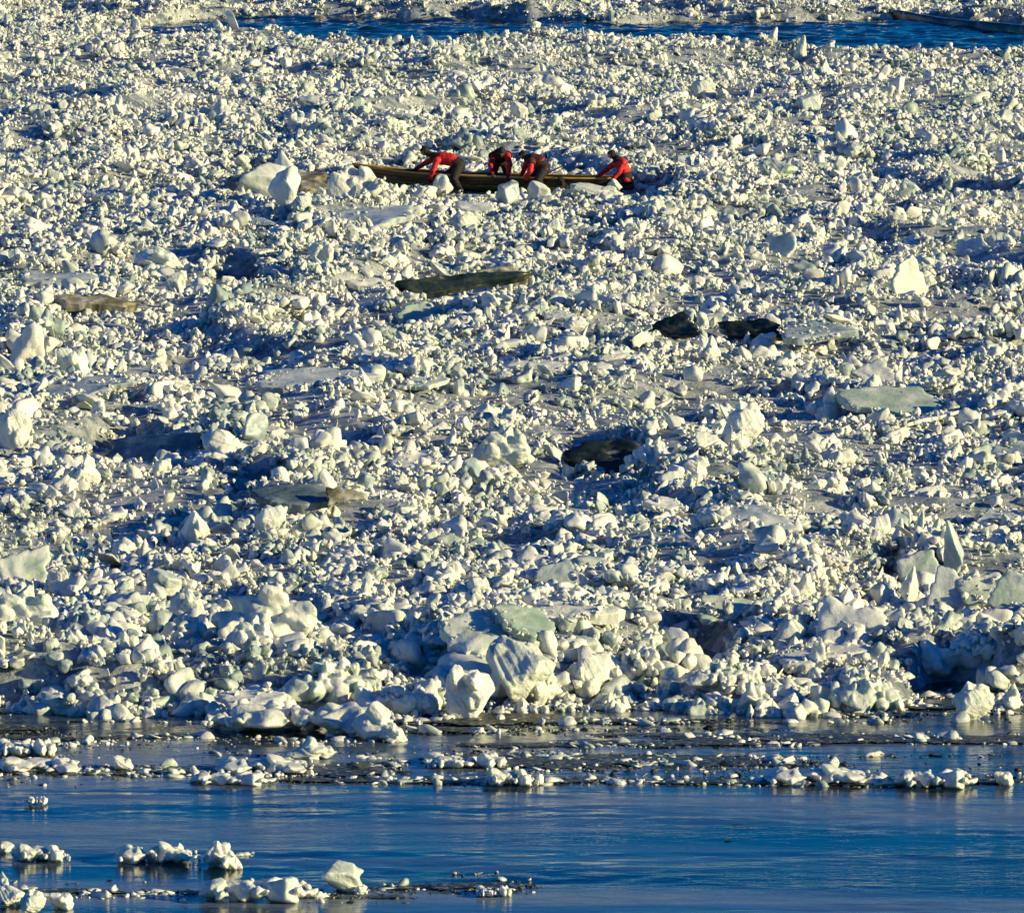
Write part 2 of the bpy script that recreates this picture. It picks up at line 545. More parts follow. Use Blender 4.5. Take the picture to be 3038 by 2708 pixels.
def plate_mesh(seed, corners=6, thick=0.10, wav=0.022):
    """unit plate lying in XY (radius about 0.5), crisp broken outline, real thickness"""
    g = np.random.default_rng(seed)
    N = 25
    ang = np.sort(g.random(corners) * 0.6 + np.arange(corners)) / corners * 2 * math.pi
    dist = 0.30 + 0.24 * g.random(corners)
    q = np.linspace(-1, 1, N)
    A, B = np.meshgrid(q, q)
    big = np.abs(A) >= np.abs(B)
    sA = np.where(A == 0, 1e-9, A); sB = np.where(B == 0, 1e-9, B)
    rho = np.where(big, np.abs(A), np.abs(B))
    th = np.where(big, (math.pi / 4) * (B / sA) + np.where(A < 0, math.pi, 0), math.pi / 2 - (math.pi / 4) * (A / sB) + np.where(B < 0, math.pi, 0))
    dots = np.maximum(np.cos(th[..., None] - ang), 0.02) / dist
    r = np.sum(dots ** 40, axis=-1) ** (-1 / 40)
    r = np.minimum(r, 0.72) * (1 + 0.24 * (fbm(3.5 * np.cos(th) + 9, 3.5 * np.sin(th) + seed, 7, 4) - 0.5) * 2)
    X = rho * r * np.cos(th); Y = rho * r * np.sin(th)
    n1 = wav * (fbm(X * 4 + seed, Y * 4, 9, 3) - 0.5) * 2
    half = thick * 0.5 * (1 - 0.25 * rho ** 12) * (0.7 + 0.6 * fbm(X * 2.5 + seed, Y * 2.5, 4, 2))
    top = np.stack([X, Y, half + n1 + 0.5 * wav * (fbm(X * 13, Y * 13 + seed, 12, 2) - 0.5)], -1).reshape(-1, 3)
    rim = 1.0 - 0.06 * g.random()
    bot = np.stack([X * rim, Y * rim, -half + n1], -1).reshape(-1, 3)
    idx_ = np.arange(N * N).reshape(N, N)
    Fc = []
    for i in range(N - 1):
        for j in range(N - 1):
            k = (idx_[i, j], idx_[i, j + 1], idx_[i + 1, j + 1], idx_[i + 1, j])
            Fc.append(k); Fc.append(tuple(N * N + m for m in k[::-1]))
    ring = list(idx_[0, :]) + list(idx_[1:, -1]) + list(idx_[-1, -2::-1]) + list(idx_[-2:0:-1, 0])
    nf = len(Fc)
    for a, b in zip(ring, ring[1:] + ring[:1]):
        Fc.append((a, N * N + a, N * N + b, b))
    me = mesh_from('ice_plate', np.vstack([top, bot]), Fc)
    sh = [i < nf for i in range(len(me.polygons))]
    me.polygons.foreach_set('use_smooth', sh)
    me.update()
    return me

def shard_mesh(seed, lean=0.0, taper=0.36):
    """unit upright blade, z 0..1"""
    g = np.random.default_rng(seed)
    v, f = softpoly(g, 4, 7, 20, 0.08, 0.3, 4)
    lo = v.min(0); hi = v.max(0)
    v = (v - (lo + hi) / 2) / (hi - lo)
    z = v[:, 2] + 0.5
    k = 1 - taper * np.clip(z, 0, 1) ** 1.3
    v[:, 0] = v[:, 0] * k + lean * z
    v[:, 1] = v[:, 1] * k
    v[:, 2] = z
    return crumble(mesh_from('ice_shard', v, f), seed, 0.05, 5.0)

# ================================================================== SETTING
# water
wx = np.concatenate([-np.geomspace(6000, 27, 12), np.arange(-25, 25.01, 0.11), np.geomspace(27, 6000, 12)])
wy = np.concatenate([[-2000, -300, 0, 80, 120], np.arange(140, 183, 0.085), np.arange(183.4, 355, 1.2), np.arange(356, 396, 0.22), np.geomspace(398, 9000, 14)])
WX, WY = np.meshgrid(wx, wy)
calm = 0.04 + 0.95 * sstep(0.38, 0.64, fbm(WX / 9.0, WY / 1.8, 81, 3))
WZ = (fbm(WX / 0.62, WY / 0.40, 82, 3) - 0.5) * 0.040 + (fbm(WX / 2.6, WY / 1.5, 84, 2) - 0.5) * 0.05
WZ = WZ * np.where(WY > 350, 5.0, calm) * (((WY > 139) & (WY < 183.2)) | ((WY > 355) & (WY < 396.5))) * (np.abs(WX) < 25)
nx, ny = len(wx), len(wy)
idx = np.arange(nx * ny).reshape(ny, nx)
quads = np.stack([idx[:-1, :-1], idx[:-1, 1:], idx[1:, 1:], idx[1:, :-1]], -1).reshape(-1, 4)
def big_mesh(name, co, quads):
    me = bpy.data.meshes.new(name)
    me.vertices.add(len(co)); me.vertices.foreach_set('co', co.ravel())
    me.loops.add(quads.size); me.loops.foreach_set('vertex_index', quads.ravel())
    me.polygons.add(len(quads)); me.polygons.foreach_set('loop_start', np.arange(0, quads.size, 4))
    me.polygons.foreach_set('use_smooth', [True] * len(quads))
    me.update(calc_edges=True); me.validate()
    return me
wm = big_mesh('river_water', np.stack([WX, WY, WZ], -1).reshape(-1, 3), quads)
water = link('river_water', wm, M_WATER)
tag(water, 'dark blue river water in front of the ice and in the leads', None, kind='structure')

# bed of pack ice, dense where it is seen, coarse out to the horizon
xs = np.concatenate([-np.geomspace(5000, 39, 14), np.arange(-37, 37.01, 0.26), np.geomspace(39, 5000, 14)])
ys = np.concatenate([np.arange(160, 225, 0.22), np.arange(225, 432, 0.42), np.geomspace(434, 8000, 16)])
XX, YY = np.meshgrid(xs, ys)
ZZ = pack_height(XX, YY)
nx, ny = len(xs), len(ys)
idx = np.arange(nx * ny).reshape(ny, nx)
quads = np.stack([idx[:-1, :-1], idx[:-1, 1:], idx[1:, 1:], idx[1:, :-1]], -1).reshape(-1, 4)
keep = ZZ.ravel()[quads].max(1) > -0.45
quads = quads[keep]
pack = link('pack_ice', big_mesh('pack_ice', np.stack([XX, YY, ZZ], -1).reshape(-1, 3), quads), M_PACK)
tag(pack, 'sheet of packed river ice reaching away from the open water', None, kind='structure')

# ================================================================== INDIVIDUAL ICE
EXCL = []       # (x, y, rx, ry) ground kept free of loose rubble
N_ICE = [0]
INDIV = []
def put(name, me, mat, px, py, wpx, hpx, label, group, depth=None, rot=(0, 0, 0), lift=0.0, sink=0.12, water_level=False, excl=True):
    """unit-box ice piece whose foot stands at the photographed place"""
    if me in BK and (hpx / wpx > 0.5 or mat is M_DIRTY):      # too steep for a long bank
        me = BL[4] if mat is M_DIRTY else (LU[(px // 7) % 8] if hpx / wpx > 0.75 else PI[(px // 7) % 7])
        wpx = wpx / 1.1
    p = G(px, py, 0.0) if water_level else ground(px, py)
    m = mpp(p.y)
    sx = wpx * m; sz = hpx * m
    sy = depth if depth else sx * 0.8
    o = link(name, me, mat)
    slot_copy(o, mat)
    o.scale = (sx, sy, sz * (1 + sink))
    o.rotation_euler = tuple(R(a) for a in rot)
    o.location = (p.x, p.y + sy * 0.4, p.z - sz * sink + lift)
    if water_level:
        EXCL.append((p.x, p.y + sy * 0.4, sx * 0.30, sy * 0.30))
    tag(o, label, 'ice', group)
    INDIV.append(o)
    return o

def plate(me, mat, px, py, wpx, tilt, depth, label, group, yaw=0, roll=0, lift=0.1, thick=1.0, name='ice_plate', water_level=False):
    """broken plate: px,py is its centre in the picture, tilt leans its top face towards the viewer"""
    tilt = tilt * 0.45 if tilt < 50 else tilt * 0.85
    roll = roll * 0.6
    p = G(px, py, lift) if water_level else ground(px, py)
    z0 = p.z
    for i in range(3):
        zc = z0 + lift + 0.5 * depth * abs(math.sin(R(tilt))) * 0.5
        q = G(px, py, zc)
        z0 = max(ph(q.x, q.y), 0.0)
    sx = wpx * mpp(q.y) / 0.92
    o = link(name, me, mat)
    slot_copy(o, mat)
    o.scale = (sx, depth / 0.92, min(sx, 1.6) * thick)
    o.rotation_euler = (Euler((0, R(roll), R(yaw))).to_matrix() @ Euler((R(tilt), 0, 0)).to_matrix()).to_euler()
    o.location = q
    EXCL.append((q.x, q.y, sx * 0.30, max(depth * 0.30 * math.cos(R(tilt)), 0.1)))
    if tilt < 45 and mat not in (M_DARK, M_TEAL, M_DIRTY):
        PLATES.append((o, sx, depth))
    tag(o, label, 'ice', group)
    INDIV.append(o)
    return o

PLATES = []
PL = [plate_mesh(100 + i, 4 + i % 3, 0.10 + 0.02 * (i % 3)) for i in range(10)]
LU = [heap_mesh(200 + i, 'lump') for i in range(8)]
PI = [heap_mesh(230 + i, 'pile') for i in range(7)]
PE = [heap_mesh(260 + i, 'peak') for i in range(5)]
RA = [heap_mesh(290 + i, 'raft') for i in range(5)]
BK = [heap_mesh(400 + i, 'bank') for i in range(7)]
BL = [block_mesh(320 + i, 8 + i % 4) for i in range(8)]
SH = [shard_mesh(350 + i, (i - 3) * 0.06) for i in range(7)]

GC = 'ice heaped beside the canoe'
GM = 'broken floes in the pack'
GR = 'ice of the ridge along the open water'
GW = 'ice afloat on the open water'
GS = 'upended shards in the ridge'

# --- heap at the canoe's bow
plate(PL[0], M_DIRTY, 800, 536, 230, 32, 1.3, 'brown stained slab at the back of the heap before the canoe bow', GC, yaw=-14, roll=-8, lift=0.25, thick=1.6)
put('ice_block', BL[0], M_GREEN, 785, 604, 180, 118, 'large blue-grey block holding up the pale spike near the bow', GC, depth=1.2, rot=(0, 0, 20))
put('ice_shard', SH[4], M_GREEN, 842, 572, 92, 118, 'pale pointed spike topping the heap near the canoe bow', GC, depth=0.6, lift=0.05)
put('ice_block', BL[1], M_SNOW, 838, 638, 104, 128, 'brightest white upright block in the heap near the canoe bow', GC, depth=0.7, rot=(0, 0, -20), lift=0.15)
put('ice_lump', LU[0], M_SNOW, 893, 642, 66, 56, 'round bright white lump at the foot of the spiked heap', GC, lift=0.12)
plate(PL[1], M_DIRTY, 935, 562, 130, 30, 0.9, 'small brown stained slab between spiked heap and canoe bow', GC, yaw=12, roll=12, lift=0.15, thick=1.5)
put('ice_pile', PI[3], M_SNOW, 1040, 604, 200, 112, 'pale mound of ice sloping against the canoe bow', GC, depth=0.9)
plate(PL[3], M_GREY, 1085, 648, 260, 14, 3.2, 'broad flat grey-green slab lying below the canoe bow', GC, yaw=-6, roll=-5, lift=0.2, thick=1.4)
plate(PL[4], M_GREY, 745, 668, 120, 35, 0.9, 'smooth grey dome-backed slab below the spiked heap', GC, yaw=5, lift=0.12)
put('ice_shard', SH[1], M_SNOW, 1185, 562, 62, 56, 'white pointed chunk before the canoe below its foremost paddler', GC, depth=0.4, rot=(0, 0, 12), lift=0.1)
put('ice_shard', SH[3], M_SNOW, 1312, 584, 70, 60, 'white tooth of ice before the leg of the foremost paddler', GC, depth=0.4, lift=0.08)
put('ice_block', BL[2], M_GREY, 1505, 612, 76, 66, 'smooth blue-grey block standing before the middle of the canoe', GC, depth=0.6, rot=(0, 0, 14), lift=0.1)
put('ice_block', BL[3], M_SNOW, 1600, 606, 76, 58, 'white cracked block before the crouching paddler in black vest', GC, depth=0.5, rot=(0, 0, -25), lift=0.1)
put('ice_lump', LU[1], M_SNOW, 1770, 598, 160, 48, 'long cream lump hiding the foot of the canoe stern', GC, depth=0.9, lift=0.05)
put('ice_shard', SH[2], M_SNOW, 1822, 585, 60, 44, 'small white wedge leaning on the canoe stern', GC, depth=0.4, lift=0.1)
plate(PL[5], M_GREEN, 1400, 618, 120, 40, 0.8, 'pale green tilted plate at the feet of the paddlers', GC, yaw=-20, roll=10, lift=0.12)

# --- floes and slabs out in the pack
plate(PL[6], M_DARK, 1320, 846, 330, 62, 0.62, 'long dark green slab tipped up like a log below the canoe', GM, yaw=14, roll=-7, lift=0.22, thick=1.9)
plate(PL[7], M_DIRTY, 1490, 822, 160, 60, 0.6, 'brown stained end piece on the long dark slab', GM, yaw=12, roll=-9, lift=0.30, thick=1.8)
plate(PL[8], M_GREEN, 1096, 846, 135, 45, 0.5, 'pale flat slab touching the low end of the long dark slab', GM, roll=4, lift=0.15)
plate(PL[9], M_DARK, 1995, 974, 150, 74, 0.6, 'near-black plate standing in for a dark gap amid white rubble, the broader of two', GM, yaw=-20, lift=0.3, thick=1.8)  # dark gap between floes, put in as a near-black plate
plate(PL[0], M_DARK, 2235, 977, 185, 70, 0.42, 'near-black plate standing in for a dark gap amid white rubble, the longer of two', GM, yaw=-16, roll=3, lift=0.38, thick=1.6)  # second dark gap, likewise a near-black plate
plate(PL[1], M_GREY, 2405, 988, 190, 26, 1.5, 'flat blue-grey slab next to the longer black gap plate', GM, yaw=-4, lift=0.15)
plate(PL[4], M_SNOW, 2690, 838, 112, 92, 1.2, 'tall bright cream slab standing on end above the rubble', GM, yaw=36, roll=10, lift=0.02, thick=1.2)
plate(PL[2], M_GREEN, 2318, 742, 96, 66, 0.95, 'pale green leaning plate with slanted top edge', GM, yaw=-24, roll=-24, lift=0.1)
plate(PL[3], M_TEAL, 450, 1330, 440, 62, 0.8, 'long slab tipped edge-up with its dark side facing the viewer', GM, yaw=-46, roll=-8, lift=0.2, thick=1.4)  # shade of its dark side is put into the material colour
put('ice_pile', PI[0], M_SNOW, 680, 1388, 260, 104, 'long cream bank of snow ice along the tipped dark slab', GM, depth=1.0, rot=(0, -10, 20), lift=0.1)
plate(PL[4], M_DARK, 1800, 1358, 260, 66, 0.75, 'dark slab standing in for a black hollow in the rubble', GM, yaw=-12, roll=6, lift=0.12, thick=1.8)  # darkness of the hollow is put into the plate's colour
put('ice_pile', PI[1], M_SNOW, 1495, 1396, 190, 128, 'knobbly cream mound beside the black hollow', GM, depth=1.1)
put('ice_pile', PI[2], M_SNOW, 1950, 1400, 200, 96, 'cream mound on the sunny side of the black hollow', GM, depth=1.0)
put('ice_lump', LU[2], M_SNOW, 2212, 1318, 118, 128, 'round pitted boulder of white ice standing alone', GM, depth=0.8)
put('ice_block', BL[5], M_SNOW, 800, 1590, 96, 88, 'smooth tall white block with a long blue shadow', GM, depth=0.6)
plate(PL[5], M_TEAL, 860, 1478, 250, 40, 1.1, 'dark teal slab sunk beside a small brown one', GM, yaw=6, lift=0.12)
plate(PL[6], M_DIRTY, 1010, 1470, 100, 50, 0.5, 'small brown slab next to the dark teal one', GM, roll=8, lift=0.12)
plate(PL[7], M_GREY, 2225, 1548, 270, 18, 2.6, 'smooth flat blue-grey floe, broadest in the right of the pack', GM, roll=3, lift=0.2, thick=1.3)
plate(PL[8], M_GREEN, 2640, 1195, 330, 34, 1.6, 'broad pale green plates frozen into the rubble', GM, yaw=-14, roll=10, lift=0.15)
plate(PL[9], M_GREY, 2585, 1108, 128, 58, 0.6, 'blue-grey rectangular plate above the broad pale green one', GM, yaw=-6, lift=0.12)
plate(PL[0], M_DIRTY, 268, 900, 185, 40, 0.55, 'long brown-grey plank of ice lying in white rubble', GM, roll=6, lift=0.15, thick=1.6)
plate(PL[1], M_GREY, 900, 1130, 320, 22, 1.6, 'long low grey slab with a dark front edge', GM, roll=-3, lift=0.14)
plate(PL[2], M_GREY, 160, 838, 250, 26, 1.2, 'long low blue-grey slab near the brown-grey plank', GM, lift=0.14)
put('ice_lump', LU[3], M_GREEN, 470, 802, 150, 66, 'beige-green dome of ice in fine rubble', GM, depth=1.0)
put('ice_block', BL[6], M_GREY, 916, 336, 62, 52, 'blue-grey cube of ice far beyond the canoe', GM)
put('ice_block', BL[7], M_GREEN, 1062, 330, 62, 42, 'pale block next to the far blue-grey cube', GM)
put('ice_block', BL[2], M_GREY, 2395, 330, 84, 52, 'rounded blue-grey block out beyond the canoe stern', GM)
put('ice_lump', LU[4], M_GREEN, 2310, 538, 120, 66, 'pale green rounded floe level with the canoe', GM)
put('ice_shard', SH[5], M_SNOW, 75, 1075, 110, 120, 'white steep peak with a broad skirt', GM, depth=0.7)
put('ice_lump', LU[5], M_GREEN, 215, 1130, 100, 96, 'grey-green lump crowned with white beside the steep peak', GM)
plate(PL[3], M_GREY, 250, 1145, 280, 28, 1.3, 'grey slab with blue shaded foot below the steep white peak', GM, yaw=-10, roll=-8, lift=0.14)
put('ice_block', BL[0], M_SNOW, 520, 895, 62, 88, 'white upright tooth-shaped block with dark flank', GM, depth=0.4)
put('ice_lump', LU[6], M_SNOW, 940, 936, 58, 72, 'two white balls of ice stacked on each other', GM)
plate(PL[4], M_GREEN, 1240, 935, 130, 55, 0.7, 'pale smooth trapezoid plate below the long dark slab', GM, yaw=10, lift=0.1)
plate(PL[5], M_GREEN, 1700, 885, 170, 40, 0.8, 'pale grey-green plate with a ragged top', GM, yaw=-10, roll=8, lift=0.12)
plate(PL[6], M_GREY, 1400, 1030, 200, 30, 0.9, 'grey plate half buried under rubble', GM, yaw=8, roll=-6, lift=0.12)
plate(PL[7], M_GREEN, 1630, 1095, 210, 26, 1.1, 'greenish plate with a lit far rim', GM, roll=5, lift=0.12)
put('ice_peak', PE[0], M_SNOW, 2445, 1245, 110, 100, 'steep white lump with a shaded left flank', GM)
put('ice_lump', LU[7], M_SNOW, 40, 1345, 110, 130, 'tall creamy lump of snow ice at the frame edge', GM)
put('ice_peak', PE[1], M_SNOW, 250, 1445, 100, 100, 'rounded cream peak below the long tipped slab', GM)
put('ice_peak', PE[2], M_SNOW, 955, 1520, 90, 130, 'cream slope leaning over the brown slab', GM)

# --- upended shards at the right of the ridge
put('ice_shard', SH[0], M_SNOW, 2662, 1652, 56, 118, 'broad pale column of ice standing upright', GS, depth=0.35, rot=(0, 4, 0))
put('ice_shard', SH[3], M_SNOW, 2722, 1628, 34, 124, 'thin white blade of ice beside the pale column', GS, depth=0.25, rot=(0, 6, 10))
put('ice_shard', SH[5], M_SNOW, 2742, 1636, 42, 110, 'leaning white blade just beyond the thin one', GS, depth=0.3, rot=(0, 18, 0))
put('ice_shard', SH[2], M_GREY, 2846, 1716, 74, 178, 'tallest grey spire of ice in the pack', GS, depth=0.45, rot=(0, -9, 0))
put('ice_pile', PI[3], M_SNOW, 2775, 1645, 150, 76, 'cream cluster of knobs under the upright blades', GS, depth=0.8)
plate(PL[8], M_GREEN, 2725, 1690, 130, 60, 0.8, 'ragged pale plate draped below the upright column', GS, yaw=-16, roll=16, lift=0.1)
put('ice_shard', SH[6], M_SNOW, 2695, 1800, 60, 120, 'split white fang below the ragged pale plate', GS, depth=0.3)
plate(PL[9], M_GREY, 2818, 1778, 190, 58, 1.0, 'long grey splinter leaning up towards the tallest spire', GS, yaw=20, roll=-42, lift=0.1)
plate(PL[0], M_GREEN, 2925, 1750, 150, 50, 0.7, 'pale plate bridging a blue hollow under the tallest spire', GS, yaw=-6, roll=10, lift=0.35)
plate(PL[1], M_GREEN, 3010, 1765, 150, 54, 0.9, 'pale green plate sloping out of the frame by the spire', GS, yaw=-20, roll=28, lift=0.25)
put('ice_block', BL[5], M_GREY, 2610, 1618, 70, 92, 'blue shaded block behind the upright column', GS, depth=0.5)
plate(PL[2], M_GREEN, 2510, 1880, 230, 66, 1.15, 'fan-shaped pale green plate standing in the ridge', GR, yaw=-14, roll=16, lift=0.15, thick=1.2)
put('ice_shard', SH[1], M_SNOW, 2415, 2003, 72, 118, 'leaning white slab at the foot of the fan-shaped plate', GR, depth=0.3, rot=(0, 12, -15))
put('ice_shard', SH[4], M_SNOW, 2120, 1895, 52, 76, 'small white fan of splinters over the blue hollow', GR, depth=0.3)
plate(PL[3], M_GREEN, 2145, 1800, 170, 40, 1.0, 'pale green plate propped above the fan of splinters', GR, yaw=-10, roll=16, lift=0.15)
put('ice_shard', SH[5], M_SNOW, 2380, 1770, 60, 68, 'white arrowhead chunk on the flat ice', GR, depth=0.4)
put('ice_lump', LU[2], M_SNOW, 2350, 1910, 90, 90, 'white lump with twin horns above the blue hollow', GR)

# --- middle of the ridge
plate(PL[4], M_GREEN, 1440, 1872, 260, 44, 1.6, 'large smooth green slab tilted in the ridge', GR, yaw=-12, roll=14, lift=0.15, thick=1.3)
plate(PL[5], M_GREEN, 1545, 1845, 170, 48, 1.2, 'second green slab overlapping the large one', GR, yaw=12, roll=20, lift=0.35, thick=1.2)
plate(PL[6], M_SNOW, 1680, 1820, 220, 22, 1.3, 'white snow-topped slab with a grey underside', GR, yaw=-6, roll=4, lift=0.3, thick=1.6)
plate(PL[7], M_GREY, 1670, 1712, 145, 55, 0.75, 'thin grey triangular plate pointing up', GR, yaw=8, roll=-8, lift=0.1)
plate(PL[8], M_GREEN, 1845, 1725, 150, 46, 0.6, 'thin beige triangular plate beside the grey one', GR, yaw=-6, roll=8, lift=0.1)
plate(PL[9], M_GREEN, 60, 1700, 170, 58, 1.1, 'big greenish slab leaning in from the frame edge', GR, yaw=-14, roll=38, lift=0.15, thick=1.4)
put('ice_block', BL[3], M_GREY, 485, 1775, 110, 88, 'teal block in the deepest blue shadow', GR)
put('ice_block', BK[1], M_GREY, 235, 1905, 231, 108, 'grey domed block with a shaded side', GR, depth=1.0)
put('ice_pile', BK[2], M_SNOW, 60, 1890, 292, 150, 'long white bank of knobs at the frame edge', GR, depth=1.2)
put('ice_pile', BK[3], M_SNOW, 780, 1930, 353, 190, 'highest white heap of the ridge', GR, depth=1.5)
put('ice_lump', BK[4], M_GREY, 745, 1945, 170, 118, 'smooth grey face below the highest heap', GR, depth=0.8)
put('ice_lump', LU[3], M_SNOW, 560, 1860, 120, 110, 'white lump between blue shadow and highest heap', GR)
put('ice_peak', BK[5], M_SNOW, 375, 2000, 170, 125, 'creamy rounded peak behind the waterline blocks', GR)
put('ice_lump', LU[6], M_SNOW, 160, 2005, 130, 90, 'cream rounded block behind the waterline, beside the frame edge', GR)
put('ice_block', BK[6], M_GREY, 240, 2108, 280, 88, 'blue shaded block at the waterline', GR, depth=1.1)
put('ice_block', BK[0], M_GREEN, 400, 2112, 329, 74, 'greenish translucent block at the waterline', GR, depth=1.2)
put('ice_pile', BK[1], M_SNOW, 440, 2060, 256, 112, 'white snow heap riding on the greenish waterline block', GR, depth=1.0, lift=0.12)
plate(PL[0], M_GREEN, 735, 2070, 150, 38, 0.7, 'pale green slab with a dark undercut at the waterline', GR, yaw=4, roll=-4, lift=0.15, thick=1.2)
put('ice_lump', BK[2], M_GREEN, 985, 2108, 329, 152, 'largest rounded green-tinged block at the waterline', GR, depth=1.3)
put('ice_pile', BK[3], M_SNOW, 1180, 2120, 268, 90, 'low cream ledge of knobs by the largest rounded block', GR, depth=0.9)
put('ice_peak', BK[4], M_SNOW, 1392, 2136, 170, 165, 'tall cream head-shaped lump at the waterline', GR, depth=0.8)
put('ice_lump', BK[5], M_SNOW, 1545, 2085, 231, 190, 'big lump with deep blue shaded side and knobbly sunny side', GR, depth=1.2)
put('ice_peak', PE[1], M_SNOW, 1625, 2092, 100, 100, 'cream wedge in front of the blue shaded lump', GR, depth=0.6)
put('ice_lump', LU[7], M_SNOW, 1740, 2085, 120, 130, 'upright cream lump beside the wedge', GR, depth=0.7)
put('ice_pile', BK[6], M_SNOW, 1900, 2055, 305, 130, 'broad cream pile of rounded knobs in the ridge', GR, depth=1.2)
put('ice_block', BL[1], M_SNOW, 2020, 2005, 60, 70, 'white upright cube behind the broad cream pile', GR)
put('ice_lump', BK[0], M_SNOW, 2235, 2122, 183, 96, 'yellow-based lump at the waterline with a long blue shade', GR, depth=0.9)
put('ice_shard', SH[6], M_SNOW, 2335, 2116, 76, 58, 'small cream cone next to the yellow-based lump', GR, depth=0.5)
put('ice_pile', BK[1], M_SNOW, 2545, 2116, 280, 124, 'large cream pile at the waterline below the leaning slab', GR, depth=1.0)
put('ice_pile', BK[2], M_SNOW, 2150, 2050, 231, 90, 'cream pile behind the yellow-based lump', GR, depth=0.9)
put('ice_pile', BK[3], M_SNOW, 2880, 2000, 317, 90, 'flat white shelf above the dark shade at the frame edge', GR, depth=1.1, lift=0.1)
put('ice_lump', LU[2], M_SNOW, 2890, 2135, 130, 110, 'grey-white lump standing in the slush', GR, depth=0.6)
put('ice_peak', PE[0], M_SNOW, 2990, 2105, 90, 80, 'pointed white lump in the slush at the frame edge', GR)
plate(PL[1], M_SNOW, 2420, 1950, 260, 26, 1.1, 'smooth blue-shaded slope of snow below the fan-shaped plate', GR, yaw=8, roll=-6, lift=0.1)

# --- afloat
put('ice_raft', RA[0], M_SNOW, 860, 2190, 540, 100, 'long white raft with a blue shaded end, afloat off the ridge', GW, depth=1.8, water_level=True, lift=-0.05)
put('ice_lump', BK[4], M_SNOW, 790, 2172, 366, 92, 'blue shaded mound on the long white raft', GW, depth=1.0, water_level=True)
put('ice_peak', PE[2], M_SNOW, 1105, 2200, 130, 120, 'white peak at the sunny end of the long raft', GW, depth=0.7, water_level=True)
put('ice_lump', LU[3], M_SNOW, 1165, 2205, 90, 58, 'low cream lump next to the peak of the long raft', GW, depth=0.5, water_level=True)
put('ice_peak', PE[3], M_SNOW, 920, 2256, 150, 66, 'lone white peak afloat below the long raft', GW, depth=0.8, water_level=True)
put('ice_raft', RA[1], M_SNOW, 70, 2246, 190, 56, 'bumpy white raft by the frame edge, below the waterline blocks', GW, depth=1.4, water_level=True, lift=-0.03)
put('ice_raft', RA[2], M_SNOW, 120, 2295, 300, 46, 'thin jagged raft just below the bumpy one', GW, depth=1.5, water_level=True, lift=-0.03)
put('ice_lump', LU[1], M_SNOW, 365, 2290, 62, 46, 'small round lump ending the thin jagged raft', GW, depth=0.5, water_level=True)
put('ice_raft', RA[3], M_SNOW, 780, 2300, 300, 56, 'jagged raft of small knobs below the lone peak', GW, depth=1.6, water_level=True, lift=-0.03)
put('ice_raft', RA[4], M_SNOW, 690, 2330, 260, 40, 'low raft of grey knobs in front of the jagged one', GW, depth=1.3, water_level=True, lift=-0.03)
put('ice_raft', RA[1], M_SNOW, 1380, 2280, 250, 46, 'flat pale raft with bumps near the slush', GW, depth=1.4, water_level=True, lift=-0.03)
put('ice_raft', RA[2], M_SNOW, 1515, 2335, 170, 62, 'small steep raft at the middle of the open water', GW, depth=1.0, water_level=True, lift=-0.03)
put('ice_raft', RA[3], M_SNOW, 2430, 2330, 330, 58, 'long jagged raft across the dark slush', GW, depth=1.5, water_level=True, lift=-0.03)
put('ice_raft', RA[4], M_SNOW, 2780, 2340, 250, 60, 'jagged white raft close to the frame edge', GW, depth=1.3, water_level=True, lift=-0.03)
put('ice_peak', PE[4], M_SNOW, 2465, 2305, 70, 60, 'small peak standing on the long jagged raft', GW, depth=0.5, water_level=True)
put('ice_lump', LU[5], M_SNOW, 2980, 2332, 60, 40, 'small white lump beside the frame edge raft', GW, depth=0.4, water_level=True)
put('ice_raft', RA[0], M_SNOW, 105, 2392, 70, 26, 'tiny lone raft on the blue water', GW, depth=0.5, water_level=True)
put('ice_raft', RA[2], M_SNOW, 120, 2560, 180, 60, 'white knobbly raft on the lower blue water', GW, depth=0.9, water_level=True, lift=-0.02)
put('ice_lump', LU[7], M_SNOW, 12, 2534, 60, 36, 'small lump cut by the frame edge', GW, depth=0.4, water_level=True)
put('ice_raft', RA[3], M_SNOW, 460, 2565, 250, 66, 'broken white raft with a pointed end', GW, depth=1.0, water_level=True, lift=-0.02)
put('ice_peak', PE[1], M_SNOW, 528, 2545, 50, 44, 'little white cone riding the broken raft', GW, depth=0.4, water_level=True)
put('ice_pile', PI[4], M_SNOW, 650, 2582, 140, 84, 'chunky cream cluster next to the broken raft', GW, depth=0.8, water_level=True)
put('ice_raft', RA[4], M_SNOW, 765, 2680, 360, 80, 'long jagged raft with dark waterline, lowest on the water', GW, depth=1.2, water_level=True, lift=-0.02)
put('ice_block', BL[0], M_SNOW, 1000, 2652, 150, 92, 'big smooth cream boulder afloat', GW, depth=0.8, rot=(0, 0, 30), water_level=True)
put('ice_lump', LU[0], M_SNOW, 1068, 2655, 46, 30, 'small lump touching the big smooth boulder', GW, depth=0.3, water_level=True)
put('ice_raft', RA[1], M_SNOW, 1465, 2662, 110, 36, 'small raft trailing the dark slush, near the picture foot', GW, depth=0.7, water_level=True, lift=-0.01)
put('ice_lump', LU[4], M_SNOW, 30, 2690, 84, 62, 'round cream boulder in the bottom corner, farthest out', GW, depth=0.6, water_level=True)
put('ice_lump', LU[2], M_SNOW, 95, 2712, 80, 66, 'round white boulder in the bottom corner, middle one', GW, depth=0.6, water_level=True)
put('ice_lump', LU[5], M_SNOW, 180, 2700, 76, 46, 'low white boulder in the bottom corner, nearest the open water', GW, depth=0.5, water_level=True)
put('ice_shard', SH[4], M_SNOW, 8, 2632, 34, 44, 'white fang at the frame edge above the corner boulders', GW, depth=0.3, water_level=True)

